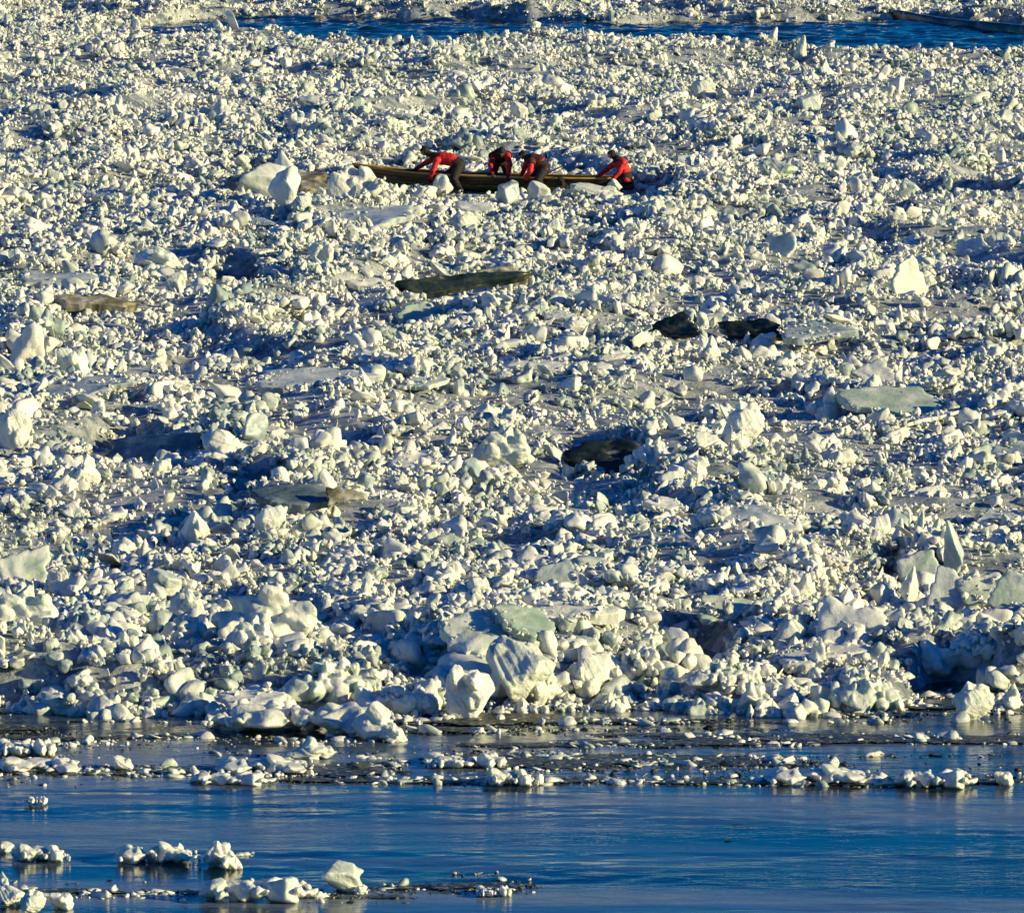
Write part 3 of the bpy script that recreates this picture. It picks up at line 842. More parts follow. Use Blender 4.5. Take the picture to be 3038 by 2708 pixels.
# --- dirty floe edge beyond the far lead
def floe_edge():
    pts = [(1980, -6, 4), (2080, -2, 6), (2200, 4, 8), (2350, 12, 10), (2500, 18, 15), (2650, 24, 22), (2780, 34, 26), (2900, 44, 28), (3038, 54, 32), (3250, 70, 34), (3500, 85, 34)]
    V = []; Fc = []
    sx = np.linspace(1980, 3500, 130)
    top = np.interp(sx, [p[0] for p in pts], [p[1] for p in pts]); th = np.interp(sx, [p[0] for p in pts], [p[2] for p in pts])
    for i, a in enumerate(sx):
        p = G(a, top[i] + th[i] + 5, 0.1)
        m = mpp(p.y)
        hh = (7 + th[i] * 0.20 + 12 * float(1 - sstep(2600, 2800, a))) * m + 0.06 * (fbm(np.array([i * 0.3]), np.array([2.0]), 3)[0] - 0.5)
        wob = 0.5 * (fbm(np.array([i * 0.2]), np.array([7.0]), 4)[0] - 0.5)
        for (yy, zz) in ((-0.05, -0.2), (0.0, hh * 0.55), (0.08, hh * 0.92), (0.2, hh), (0.7, hh * 0.96), (0.9, -0.2)):
            V.append((p.x, p.y + yy + wob, 0.1 + zz))
    for i in range(len(sx) - 1):
        for k in range(5):
            Fc.append((i * 6 + k, (i + 1) * 6 + k, (i + 1) * 6 + k + 1, i * 6 + k + 1))
    Fc.append(tuple(range(5, -1, -1))); n = (len(sx) - 1) * 6
    Fc.append(tuple(range(n, n + 6)))
    return mesh_from('floe_edge', V, Fc)
o = link('floe_edge', floe_edge(), M_DARK)
tag(o, 'long dark dirty floe edge beyond the far blue lead', 'ice')

# ================================================================== CANOE
CP = G(1465, 572, 0.10)
YC = CP.y
CAN_YAW = math.atan2(-0.75, 4.15)         # bow away from the viewer
L_C, B_C = 8.45, 1.15
canoe = bpy.data.objects.new('ice_canoe', None)
C.objects.link(canoe)
canoe.location = (CP.x, CP.y, 0.13)
canoe.rotation_euler = (0, R(1.0), CAN_YAW)
tag(canoe, 'long brown and green wooden canoe hauled over the ice by four paddlers', 'canoe')

def hull_pt(s, u, side, off=0.0):
    """s -1 bow .. 1 stern, u 0 keel .. 1 gunwale"""
    e = abs(s)
    half = B_C / 2 * max(0.0, 1 - e ** (2.6 if s < 0 else 3.2)) ** 0.8
    sheer = 0.50 + 0.20 * max(0, -s) ** 3 + 0.04 * max(0, s) ** 3
    keel = 0.0 + (0.42 if s < 0 else 0.26) * e ** 7
    y = (half + off) * (u ** 0.42 if u > 0 else 0) * (0.82 + 0.18 * u)
    z = keel + (sheer - keel) * u ** 1.7
    rake = (0.34 * max(0, -s) ** 6 if s < 0 else 0)
    x = s * L_C / 2 * 0.965 - rake * (z / sheer - 0.4) + (0.10 * max(0, s) ** 6) * (z / sheer)
    return (x, side * y, z)

def hull_strip(name, u0, u1, mat, side, off, nu=5, ns=64, thick=0.02, parent=canoe):
    V = []; Fc = []
    S = np.linspace(-1, 1, ns)
    U = np.linspace(u0, u1, nu)
    for s in S:
        for u in U:
            V.append(hull_pt(s, u, side, off))
    for i in range(ns - 1):
        for j in range(nu - 1):
            q = (i * nu + j, (i + 1) * nu + j, (i + 1) * nu + j + 1, i * nu + j + 1)
            Fc.append(q if side < 0 else q[::-1])
    me = mesh_from(name, V, Fc)
    o = link(name, me, mat, parent)
    md = o.modifiers.new('thickness', 'SOLIDIFY'); md.thickness = thick; md.offset = -1
    return o

def hull_shell():
    V = []; Fc = []
    S = np.linspace(-1, 1, 64)
    U = list(np.linspace(0.62, 0, 7))
    prof = [(u, -1) for u in U] + [(u, 1) for u in U[::-1][1:]]
    k = len(prof)
    for s in S:
        for u, sd_ in prof:
            V.append(hull_pt(s, u, sd_))
    for i in range(63):
        for j in range(k - 1):
            Fc.append((i * k + j, i * k + j + 1, (i + 1) * k + j + 1, (i + 1) * k + j))
    me = mesh_from('hull', V, Fc)
    o = link('hull', me, M_HULL, canoe)
    md = o.modifiers.new('thickness', 'SOLIDIFY'); md.thickness = 0.025; md.offset = 0
    return o
hull_shell()
for sd_ in (-1, 1):
    hull_strip('strake', 0.58, 0.79, M_WOOD, sd_, 0.012)
    hull_strip('strake', 0.775, 0.97, M_WOOD, sd_, 0.022)

def tube(pts, rad, seg=8):
    pts = [Vector(p) for p in pts]
    V = []; Fc = []
    n = len(pts)
    rads = rad if isinstance(rad, (list, tuple)) else [rad] * n
    for i, p in enumerate(pts):
        t = (pts[min(i + 1, n - 1)] - pts[max(i - 1, 0)]).normalized()
        a = t.cross(Vector((0, 0, 1)))
        if a.length < 1e-3: a = t.cross(Vector((0, 1, 0)))
        a.normalize(); b = t.cross(a)
        for k in range(seg):
            th = k / seg * 2 * math.pi
            V.append(p + (a * math.cos(th) + b * math.sin(th)) * rads[i])
    for i in range(n - 1):
        for k in range(seg):
            k2 = (k + 1) % seg
            Fc.append((i * seg + k, i * seg + k2, (i + 1) * seg + k2, (i + 1) * seg + k))
    Fc.append(tuple(range(seg - 1, -1, -1)))
    Fc.append(tuple((n - 1) * seg + k for k in range(seg)))
    return V, Fc

for sd_ in (-1, 1):
    V, Fc = tube([hull_pt(s, 1.0, sd_, 0.02) for s in np.linspace(-1, 1, 60)], 0.034, 8)
    link('gunwale', mesh_from('gunwale', V, Fc), M_TRIM, canoe)
V, Fc = tube([Vector(hull_pt(s, 0.0, 1)) + Vector((0, 0, -0.012)) for s in np.linspace(-1, 1, 50)], 0.022, 6)
link('keel_runner', mesh_from('keel_runner', V, Fc), M_METAL, canoe)

def deck(s0, s1, name):
    V = []; Fc = []
    S = np.linspace(s0, s1, 12)
    for s in S:
        a = hull_pt(s, 0.97, -1, -0.01); b = hull_pt(s, 0.97, 1, -0.01)
        V += [a, (a[0], 0, a[2] + 0.04), b]
    for i in range(len(S) - 1):
        for j in range(2):
            Fc.append((i * 3 + j, (i + 1) * 3 + j, (i + 1) * 3 + j + 1, i * 3 + j + 1))
    o = link(name, mesh_from(name, V, Fc), M_TRIM, canoe)
    md = o.modifiers.new('thickness', 'SOLIDIFY'); md.thickness = 0.025
deck(-1, -0.76, 'bow_deck')
deck(0.86, 1, 'stern_deck')

def box(name, c, size, mat, parent, rot=(0, 0, 0), bev=0.01):
    bm = bmesh.new()
    bmesh.ops.create_cube(bm, size=1.0)
    for v in bm.verts:
        v.co = Vector((v.co.x * size[0], v.co.y * size[1], v.co.z * size[2]))
    bmesh.ops.bevel(bm, geom=bm.edges[:], offset=bev, segments=2, affect='EDGES')
    me = bpy.data.meshes.new(name); bm.to_mesh(me); bm.free()
    o = link(name, me, mat, parent)
    o.location = c; o.rotation_euler = rot
    return o
for s in (-0.58, -0.22, 0.16, 0.5, 0.76):
    a = hull_pt(s, 0.85, 1)
    box('seat', (a[0], 0, a[2]), (0.2, a[1] * 2 - 0.05, 0.03), M_TRIM, canoe)
for s in (-0.75, -0.42, -0.04, 0.32):
    a = hull_pt(s, 0.55, 1)
    rib = [Vector(hull_pt(s, u, sgn, -0.03)) for sgn, us in ((-1, np.linspace(0.95, 0.05, 7)), (1, np.linspace(0.05, 0.95, 7))) for u in us]
    V, Fc = tube(rib, 0.018, 6)
    link('rib', mesh_from('rib', V, Fc), M_WOOD, canoe)
# iron ring at the bow and stern plate
V, Fc = tube([(-L_C / 2 - 0.16 + 0.06 * math.cos(t), 0.06 * math.sin(t), 0.66) for t in np.linspace(0, 6.28, 14)], 0.012, 6)
link('bow_ring', mesh_from('bow_ring', V, Fc), M_METAL, canoe)
box('stern_plate', (L_C / 2 * 0.985, 0, 0.33), (0.05, 0.10, 0.30), M_WOOD, canoe, (0, R(14), 0))
ca, sa = math.cos(CAN_YAW), math.sin(CAN_YAW)
for t in np.linspace(-0.95, 0.95, 14):
    EXCL.append((CP.x + ca * t * L_C / 2, CP.y + sa * t * L_C / 2 - 0.35, 0.55, 1.15))

# ================================================================== PEOPLE
def axis_depth(px):
    """distance of the canoe's middle line at that column"""
    return YC + math.tan(CAN_YAW) * (px - 1465) * mpp(YC)

def Q(px, py, dy):
    return at_depth(px, py, axis_depth(px) + dy)

def capsule(V, Fc, a, ra, b, rb, seg=14):
    a = Vector(a); b = Vector(b)
    t = b - a
    L = t.length
    if L < 1e-5: t = Vector((0, 0, 1)); L = 1e-5
    t = t.normalized()
    u = t.cross(Vector((0.3, 0.2, 1)));
    if u.length < 1e-3: u = t.cross(Vector((0, 1, 0)))
    u.normalize(); v = t.cross(u)
    rows = []
    for k in range(5):
        ph_ = -math.pi / 2 + (k + 0.15) / 5 * math.pi / 2
        rows.append((a + t * (ra * math.sin(ph_)), ra * math.cos(ph_)))
    for k in range(5):
        ph_ = (k + 0.85) / 5 * math.pi / 2
        rows.append((b + t * (rb * math.sin(ph_)), rb * math.cos(ph_)))
    o = len(V)
    for c, r in rows:
        for k in range(seg):
            th = k / seg * 2 * math.pi
            V.append(c + (u * math.cos(th) + v * math.sin(th)) * r)
    for i in range(len(rows) - 1):
        for k in range(seg):
            k2 = (k + 1) % seg
            Fc.append((o + i * seg + k, o + i * seg + k2, o + (i + 1) * seg + k2, o + (i + 1) * seg + k))
    Fc.append(tuple(o + k for k in range(seg - 1, -1, -1)))
    Fc.append(tuple(o + (len(rows) - 1) * seg + k for k in range(seg)))

def make_person(J, face, label, shells, cap_mat, look_down=0.0, hair=None):
    """J: joints in world space; face: unit direction the head looks"""
    bones = []
    def bone(t, a, ra, b, rb): bones.append((t, Vector(a), ra, Vector(b), rb))
    pel, che, nek, hd = J['pelvis'], J['chest'], J['neck'], J['head']
    axis_ = (che - pel).normalized()
    spine = (pel + che) / 2 + (Vector((0, 0, 1)) - axis_ * axis_.z) * 0.07
    for s in ('n', 'f'):
        sh, el, wr = J['sh' + s], J['el' + s], J['wr' + s]
        hp, kn, an, toe = J['hip' + s], J['kn' + s], J['an' + s], J['toe' + s]
        bone('torso', che, 0.125, sh, 0.085)
        bone('torso', pel, 0.13, hp, 0.115)
        bone('arm', sh, 0.080, el, 0.060)
        bone('arm', el, 0.060, wr, 0.045)
        bone('leg', hp, 0.115, kn, 0.080)
        bone('leg', kn, 0.080, an, 0.055)
        bone('foot', an, 0.058, toe, 0.045)
        # hand: palm and five curled fingers closing downwards
        d = (wr - el).normalized()
        side = d.cross(Vector((0, 0, 1)))
        if side.length < 0.2: side = Vector((1, 0, 0))
        side.normalize()
        grip = side.cross(d).normalized()
        if grip.z > 0: grip = -grip
        palm = wr + d * 0.055
        for k in range(4):
            off = side * (k - 1.5) * 0.024
            kn_ = palm + off + d * 0.04
            bone('hand', wr + off * 0.5 + d * 0.015, 0.020, kn_, 0.014)
            ln = (0.036, 0.042, 0.039, 0.030)[k]
            p1 = kn_ + d * ln * 0.8 + grip * ln * 0.45
            p2 = p1 + d * ln * 0.15 + grip * ln * 0.8
            p3 = p2 - d * ln * 0.35 + grip * ln * 0.45
            bone('hand', kn_, 0.0125, p1, 0.0115); bone('hand', p1, 0.0115, p2, 0.0105); bone('hand', p2, 0.0105, p3, 0.0095)
        t0 = wr + d * 0.03 - side * 0.035
        t1 = t0 + d * 0.035 - side * 0.02 + grip * 0.012
        bone('hand', t0, 0.016, t1, 0.013); bone('hand', t1, 0.013, t1 + d * 0.028 + grip * 0.016 + side * 0.006, 0.011)
    bone('torso', pel, 0.155, spine, 0.155)
    bone('torso', spine, 0.155, che, 0.165)
    bone('torso', che, 0.135, nek, 0.085)
    bone('neck', nek, 0.062, nek + (hd - nek) * 0.7, 0.056)
    # head: skull, jaw, nose, brow, ears
    f = Vector(face).normalized()
    up = Vector((0, 0, 1)); up = (up - f * up.dot(f)).normalized()
    rt = f.cross(up)
    bone('skull', hd + up * 0.028 - f * 0.022, 0.092, hd + up * 0.022 + f * 0.020, 0.084)
    bone('face', hd - up * 0.03 + f * 0.03, 0.066, hd - up * 0.085 + f * 0.052, 0.034)
    bone('face', hd + up * 0.010 + f * 0.098, 0.010, hd - up * 0.030 + f * 0.116, 0.016)
    for s in (-1, 1):
        bone('face', hd + up * 0.024 + f * 0.088 + rt * 0.018 * s, 0.014, hd + up * 0.022 + f * 0.076 + rt * 0.048 * s, 0.013)
        bone('face', hd + up * 0.012 + rt * 0.088 * s, 0.016, hd - up * 0.022 + rt * 0.086 * s + f * 0.006, 0.012)
        bone('face', hd - up * 0.018 + f * 0.07 + rt * 0.042 * s, 0.024, hd - up * 0.03 + f * 0.06 + rt * 0.05 * s, 0.02)
    bone('face', hd - up * 0.052 + f * 0.096 - rt * 0.018, 0.009, hd - up * 0.052 + f * 0.096 + rt * 0.018, 0.009)
    V = []; Fc = []
    bones = [(t, a, ra * (1.16 if t in ('torso', 'arm', 'leg', 'foot') else 1.0), b, rb * (1.16 if t in ('torso', 'arm', 'leg', 'foot') else 1.0)) for t, a, ra, b, rb in bones]
    for t, a, ra, b, rb in bones:
        capsule(V, Fc, a, ra, b, rb)
    me = mesh_from('person', [v[:] for v in V], Fc)
    me = bake(me, [('REMESH', dict(mode='VOXEL', voxel_size=0.0085)), ('SMOOTH', dict(factor=0.5, iterations=2))], 'person')
    base = Vector((pel.x, pel.y, min(J['ann'].z, J['anf'].z) - 0.05))
    n = len(me.vertices)
    co = np.empty(n * 3); me.vertices.foreach_get('co', co); co = co.reshape(-1, 3)
    nr = np.empty(n * 3); me.vertices.foreach_get('normal', nr); nr = nr.reshape(-1, 3)
    best = np.full(n, 1e9); who = np.zeros(n, int)
    tags = ['torso', 'arm', 'hand', 'leg', 'foot', 'neck', 'skull', 'face']
    for t, a, ra, b, rb in bones:
        a_ = np.array(a); d = np.array(b) - a_
        q = np.clip(((co - a_) @ d) / max(d @ d, 1e-9), 0, 1)
        dist = np.linalg.norm(co - (a_ + q[:, None] * d), axis=1) - (ra + (rb - ra) * q)
        k = dist < best
        best[k] = dist[k]; who[k] = tags.index(t)
    # folds of the cloth
    cloth = np.isin(who, [0, 1, 3])
    wr_ = fbm(co[:, 0] * 16 + co[:, 1] * 9, co[:, 2] * 22 + co[:, 1] * 7, 31, 3) - 0.5
    co = co + nr * (cloth * wr_ * 0.02)[:, None]
    loc = co - np.array(base)
    me.vertices.foreach_set('co', loc.ravel()); me.update()
    o = link('person', me, M_SKIN)
    o.location = base
    tag(o, label, 'person', 'paddlers of the canoe')
    polys = [tuple(p.vertices) for p in me.polygons]
    pw = np.array([np.bincount(who[list(p)], minlength=8).argmax() for p in polys])
    cen = np.array([np.mean(co[list(p)], axis=0) for p in polys])
    def shell(name, sel, off, mat, thick=0.008):
        idxs = np.nonzero(sel)[0]
        used = {}; VV = []; FF = []
        for i in idxs:
            ff = []
            for v in polys[i]:
                if v not in used:
                    used[v] = len(VV); VV.append(loc[v] + nr[v] * off)
                ff.append(used[v])
            FF.append(ff)
        if not FF: return None
        s = link(name, mesh_from(name, VV, FF), mat, o)
        md = s.modifiers.new('thickness', 'SOLIDIFY'); md.thickness = thick; md.offset = 1
        return s
    T = {t: pw == i for i, t in enumerate(tags)}
    jm, tm, vm = shells
    shell('jacket', T['torso'] | T['arm'] | T['neck'], 0.006, jm)
    shell('trousers', T['leg'] | (T['torso'] & (np.linalg.norm(cen - np.array(pel), axis=1) < 0.22)), 0.024, tm)
    shell('hood', T['neck'] | (T['torso'] & (np.linalg.norm(cen - np.array(nek), axis=1) < 0.15)), 0.024, cap_mat, 0.012)
    if vm is not None:
        ax = np.array(che - pel); ll = np.linalg.norm(ax)
        tt = (cen - np.array(pel)) @ ax / (ll * ll)
        shell('life_vest', T['torso'] & (tt > 0.35) & (tt < 1.28), 0.022, vm, 0.03)
    upn = np.array(up); fn = np.array(f)
    hz = (cen - np.array(hd)) @ upn; hf = (cen - np.array(hd)) @ fn
    shell('cap', T['skull'] & ((hz > 0.035) | (hf < 0.0)) | (T['face'] & (hf < 0.02) & (hz > -0.03)), 0.012, cap_mat, 0.012)
    # short brim
    br = bmesh.new()
    for s in range(9):
        a = -0.9 + s * 0.225
        for r_ in (0.085, 0.135):
            pnt = hd + up * 0.062 + f * (r_ * math.cos(a)) + rt * (r_ * math.sin(a)) - up * (0.02 if r_ > 0.1 else 0)
            br.verts.new(pnt - base)
    br.verts.ensure_lookup_table()
    for s in range(8):
        br.faces.new([br.verts[i] for i in (s * 2, s * 2 + 1, s * 2 + 3, s * 2 + 2)])
    bme = bpy.data.meshes.new('cap_brim'); br.to_mesh(bme); br.free()
    bo = link('cap_brim', bme, cap_mat, o)
    md = bo.modifiers.new('thickness', 'SOLIDIFY'); md.thickness = 0.008
    for s in ('n', 'f'):
        an = np.array(J['an' + s]); 
        other = np.array(J['an' + ('f' if s == 'n' else 'n')])
        near = np.linalg.norm(cen - an, axis=1) < np.linalg.norm(cen - other, axis=1)
        shell('boot', (T['foot'] | (T['leg'] & (np.linalg.norm(cen - an, axis=1) < 0.13))) & near, 0.022, M_BOOT, 0.01)
        wrp = np.array(J['wr' + s]); wro = np.array(J['wr' + ('f' if s == 'n' else 'n')])
        nearw = np.linalg.norm(cen - wrp, axis=1) < np.linalg.norm(cen - wro, axis=1)
        shell('glove', (T['hand'] | (T['arm'] & (np.linalg.norm(cen - wrp, axis=1) < 0.05))) & nearw, 0.004, M_BLACK, 0.004)
    # eyes
    for s in (-1, 1):
        v, fc = ico(2)
        ep = hd + up * 0.004 + f * 0.082 + rt * 0.032 * s - base
        link('eye', mesh_from('eye', v * 0.012 + np.array(ep), fc), M_BLACK, o)
    return o

def joints(d, flip=False):
    return {k: Q(*v) for k, v in d.items()}

P1 = joints(dict(pelvis=(1360, 490, -.40), chest=(1312, 470, -.38), neck=(1287, 464, -.37), head=(1259, 449, -.36),
    shn=(1296, 476, -.56), eln=(1285, 506, -.66), wrn=(1278, 528, -.60), shf=(1292, 468, -.18), elf=(1262, 484, .12), wrf=(1234, 501, .38),
    hipn=(1358, 498, -.50), knn=(1346, 533, -.78), ann=(1366, 566, -.86), toen=(1342, 572, -.92),
    hipf=(1358, 496, -.28), knf=(1326, 522, -.12), anf=(1362, 540, .02), toef=(1372, 544, .02)))
make_person(P1, (-0.85, -0.25, -0.35), 'paddler in red bent low over the canoe bow, first of the crew', (M_RED, M_BLACK, None), M_BLACK)
P2 = joints(dict(pelvis=(1483, 474, .42), chest=(1484, 462, .05), neck=(1486, 458, -.10), head=(1488, 450, -.24),
    shn=(1505, 462, -.02), eln=(1513, 489, -.36), wrn=(1508, 515, -.56), shf=(1463, 464, -.02), elf=(1455, 491, -.36), wrf=(1461, 513, -.56),
    hipn=(1497, 480, .48), knn=(1506, 514, .62), ann=(1512, 553, .86), toen=(1512, 560, .70),
    hipf=(1470, 480, .48), knf=(1463, 514, .62), anf=(1458, 553, .86), toef=(1458, 560, .70)))
make_person(P2, (0.1, -0.72, -0.68), 'paddler bent towards the viewer with both arms on the gunwale', (M_RED, M_MAROON, M_BLACK), M_BLACK)
P3 = joints(dict(pelvis=(1612, 496, -.40), chest=(1583, 478, -.38), neck=(1567, 470, -.37), head=(1551, 461, -.36),
    shn=(1576, 482, -.58), eln=(1573, 508, -.70), wrn=(1562, 530, -.60), shf=(1568, 476, -.17), elf=(1556, 500, -.05), wrf=(1548, 522, .02),
    hipn=(1614, 502, -.50), knn=(1596, 535, -.80), ann=(1612, 568, -.86), toen=(1590, 574, -.90),
    hipf=(1612, 500, -.28), knf=(1578, 528, -.15), anf=(1610, 545, .0), toef=(1620, 549, .0)))
make_person(P3, (-0.88, -0.2, -0.42), 'crouching paddler in a dark vest with one red sleeve lit, third of the crew', (M_RED, M_BLACK, M_MAROON), M_BLACK)
P4 = joints(dict(pelvis=(1856, 526, -.12), chest=(1843, 488, -.12), neck=(1831, 473, -.12), head=(1814, 459, -.12),
    shn=(1848, 484, -.31), eln=(1836, 512, -.42), wrn=(1819, 531, -.48), shf=(1828, 482, .07), elf=(1801, 503, .22), wrf=(1779, 521, .38),
    hipn=(1856, 533, -.23), knn=(1822, 546, -.28), ann=(1862, 556, -.26), toen=(1874, 556, -.26),
    hipf=(1854, 532, -.01), knf=(1820, 546, .05), anf=(1860, 556, .03), toef=(1872, 556, .03)))
make_person(P4, (-0.9, -0.2, -0.2), 'paddler in bright red kneeling alone at the canoe stern', (M_RED, M_BLACK, None), M_BLACK)

# steering oar shaft behind the third paddler, kit bundle over the side
def oar(p0, p1, label):
    root = bpy.data.objects.new('oar', None); C.objects.link(root)
    root.location = p0
    p0 = Vector(p0); p1 = Vector(p1)
    V, Fc = tube([(0, 0, 0), (p1 - p0) * 0.5 + Vector((0, 0, 0.02)), p1 - p0], 0.018, 8)
    link('shaft', mesh_from('shaft', V, Fc), M_ROPE, root)
    d = (p0 - p1).normalized()
    u = d.cross(Vector((0, 0, 1))).normalized(); n = u.cross(d)
    V = []; Fc = []
    prof = [(0, 0.02), (0.1, 0.05), (0.3, 0.075), (0.5, 0.08), (0.56, 0.06)]
    for t, hw in prof:
        for sx, sn in ((-1, -0.012), (1, -0.012), (1, 0.012), (-1, 0.012)):
            V.append(d * t + u * hw * sx + n * sn)
    for i in range(len(prof) - 1):
        for k in range(4):
            k2 = (k + 1) % 4
            Fc.append((i * 4 + k, i * 4 + k2, (i + 1) * 4 + k2, (i + 1) * 4 + k))
    Fc += [(3, 2, 1, 0), tuple(len(V) - 4 + k for k in range(4))]
    link('blade', mesh_from('blade', V, Fc, False), M_WOOD, root)
    tag(root, label, 'oar', 'oars in the canoe')
oar(Q(1590, 535, 0.25), Q(1668, 494, 0.30), 'thin dark oar shaft rising behind the crouching paddler')
oar(Q(1330, 530, 0.2), Q(1440, 505, 0.25), 'dark oar lying in the canoe between its first two paddlers')

g_ = np.random.default_rng(77)
v, f = blobs_mesh(g_, [((0, 0, 0.34), (0.10, 0.10, 0.22)), ((0.03, -0.02, 0.12), (0.20, 0.13, 0.20)), ((-0.05, 0, 0.2), (0.15, 0.12, 0.16))])
bm_ = bake(mesh_from('bundle', v, f), [('REMESH', dict(mode='VOXEL', voxel_size=0.02)), ('SMOOTH', dict(factor=0.5, iterations=3))], 'kit_bundle')
kb = link('kit_bundle', bm_, M_BLACK)
q = Q(1666, 577, -0.72)
kb.location = q
tag(kb, 'black kit bundle hanging over the canoe side', 'bundle')
V, Fc = tube([(0, 0, 0.5), (0.0, 0.1, 0.56), (0.02, 0.22, 0.50)], 0.02, 6)
link('strap', mesh_from('strap', V, Fc), M_BLACK, kb)

# ================================================================== MORE SINGLE PIECES, told apart by the landmarks near them
LAND = [('the canoe bow', 1070, 520), ('the canoe stern', 1860, 550), ('the second paddler', 1485, 480), ('the spiked heap', 830, 570),
        ('the long dark slab', 1340, 846), ('the bright slab on end', 2690, 830), ('the black slab edges', 2110, 978),
        ('the long tipped slab', 480, 1330), ('the black hollow', 1790, 1355), ('the pitted boulder', 2212, 1260), ('the steep white peak', 75, 1020),
        ('the tallest spire', 2846, 1640), ('the large green slab', 1440, 1870), ('the highest heap', 780, 1840), ('the broad flat floe', 2225, 1548),
        ('the far blue-grey cube', 916, 312), ('the far blue lead', 1700, 80), ('the far blue-grey boulder', 2395, 305), ('the tall white block', 800, 1550),
        ('the brown-grey plank', 268, 900), ('the leaning green plate', 2318, 742), ('the grey domed block', 235, 1860), ('the beige-green dome', 470, 770),
        ('the fan-shaped plate', 2510, 1880), ('the broad cream pile', 1900, 1990), ('the pale green plates', 2640, 1195)]
ORD = ['first', 'second', 'third', 'fourth', 'fifth', 'sixth', 'seventh', 'eighth', 'ninth', 'tenth']
taken = [proj(o.location) for o in INDIV] + [(x, 520) for x in range(1080, 1880, 40)]
extra = []
tries = 0
g = np.random.default_rng(5)
while len(extra) < 150 and tries < 9000:
    tries += 1
    px = 20 + g.random() * 2998
    py = 150 + (1760 - 150) * g.random() ** 0.92
    if 960 < px < 2020 and 400 < py < 640: continue
    sz = (40 + 62 * g.random() ** 1.6) * (0.62 + 0.55 * py / 2000)
    if any((abs(px - a) / (sz * 1.15)) ** 2 + (abs(py - b) / (sz * 0.9)) ** 2 < 1 for a, b in taken): continue
    taken.append((px, py))
    k = g.random()
    big = sz > 78
    size_w = 'large' if sz > 84 else ('mid-sized' if sz > 58 else 'small')
    if k < 0.20:
        m, mw = [(M_GREEN, 'pale green'), (M_GREY, 'blue-grey'), (M_GREEN, 'pale green'), (M_GREY, 'blue-grey'), (M_SNOW, 'white')][int(g.integers(5))]
        tl = float(g.choice([10, 18, 30, 48, 60]))
        dep = sz * mpp(300) * (2.2 if tl < 20 else 1.0 if tl < 40 else 0.8) * 1.2
        o = plate(PL[int(g.integers(10))], m, px, py, sz * 1.7, tl, dep, 'x', 'single floes and lumps through the pack', yaw=g.normal() * 38 - 12, roll=g.normal() * 12, lift=0.12, thick=1.2)
        look = f"{size_w} {mw} {'flat' if tl < 35 else 'tilted'} ice plate"
    elif k < 0.62:
        o = put('ice_lump', LU[int(g.integers(8))], M_SNOW, px, py, sz * (1 + 0.4 * g.random()), sz * (0.7 + 0.3 * g.random()), 'x', 'single floes and lumps through the pack', rot=(0, 0, g.random() * 360))
        look = f'{size_w} white rounded ice lump'
    elif k < 0.72:
        o = put('ice_peak', PE[int(g.integers(5))], M_SNOW, px, py, sz * 1.1, sz * (0.9 + 0.3 * g.random()), 'x', 'single floes and lumps through the pack', rot=(0, 0, g.random() * 360))
        look = f'{size_w} white pointed ice lump'
    elif k < 0.95:
        m, mw = [(M_GREY, 'blue-grey'), (M_SNOW, 'white')][int(g.integers(2))]
        o = put('ice_block', BL[int(g.integers(8))], m, px, py, sz, sz * (0.7 + 0.4 * g.random()), 'x', 'single floes and lumps through the pack', rot=(0, 0, g.random() * 360))
        look = f'{size_w} {mw} smooth ice block'
    else:
        o = put('ice_shard', SH[int(g.integers(7))], M_SNOW, px, py, sz * 0.7, sz * 1.15, 'x', 'single floes and lumps through the pack', depth=sz * 0.5 * mpp(300), rot=(0, g.normal() * 10, g.normal() * 25))
        look = f'{size_w} white upright ice shard'
    ln, lx, ly = min(LAND, key=lambda q: math.hypot(q[1] - px, (q[2] - py) * 1.3))
    dx, dy = px - lx, (py - ly) * 1.3
    where = ('to the right of' if dx > 0 else 'to the left of') if abs(dx) > abs(dy) else ('below' if dy > 0 else 'beyond')
    extra.append((o, look, where, ln, math.hypot(dx, dy)))
tot = {}
for e in extra: tot.setdefault(e[1:4], []).append(e)
for key, es in tot.items():
    es.sort(key=lambda e: e[4])
    for i, e in enumerate(es):
        e[0]['label'] = f"{key[0]} {key[1]} {key[2]}" + (f", {ORD[i]} from it" if len(es) > 1 else '')

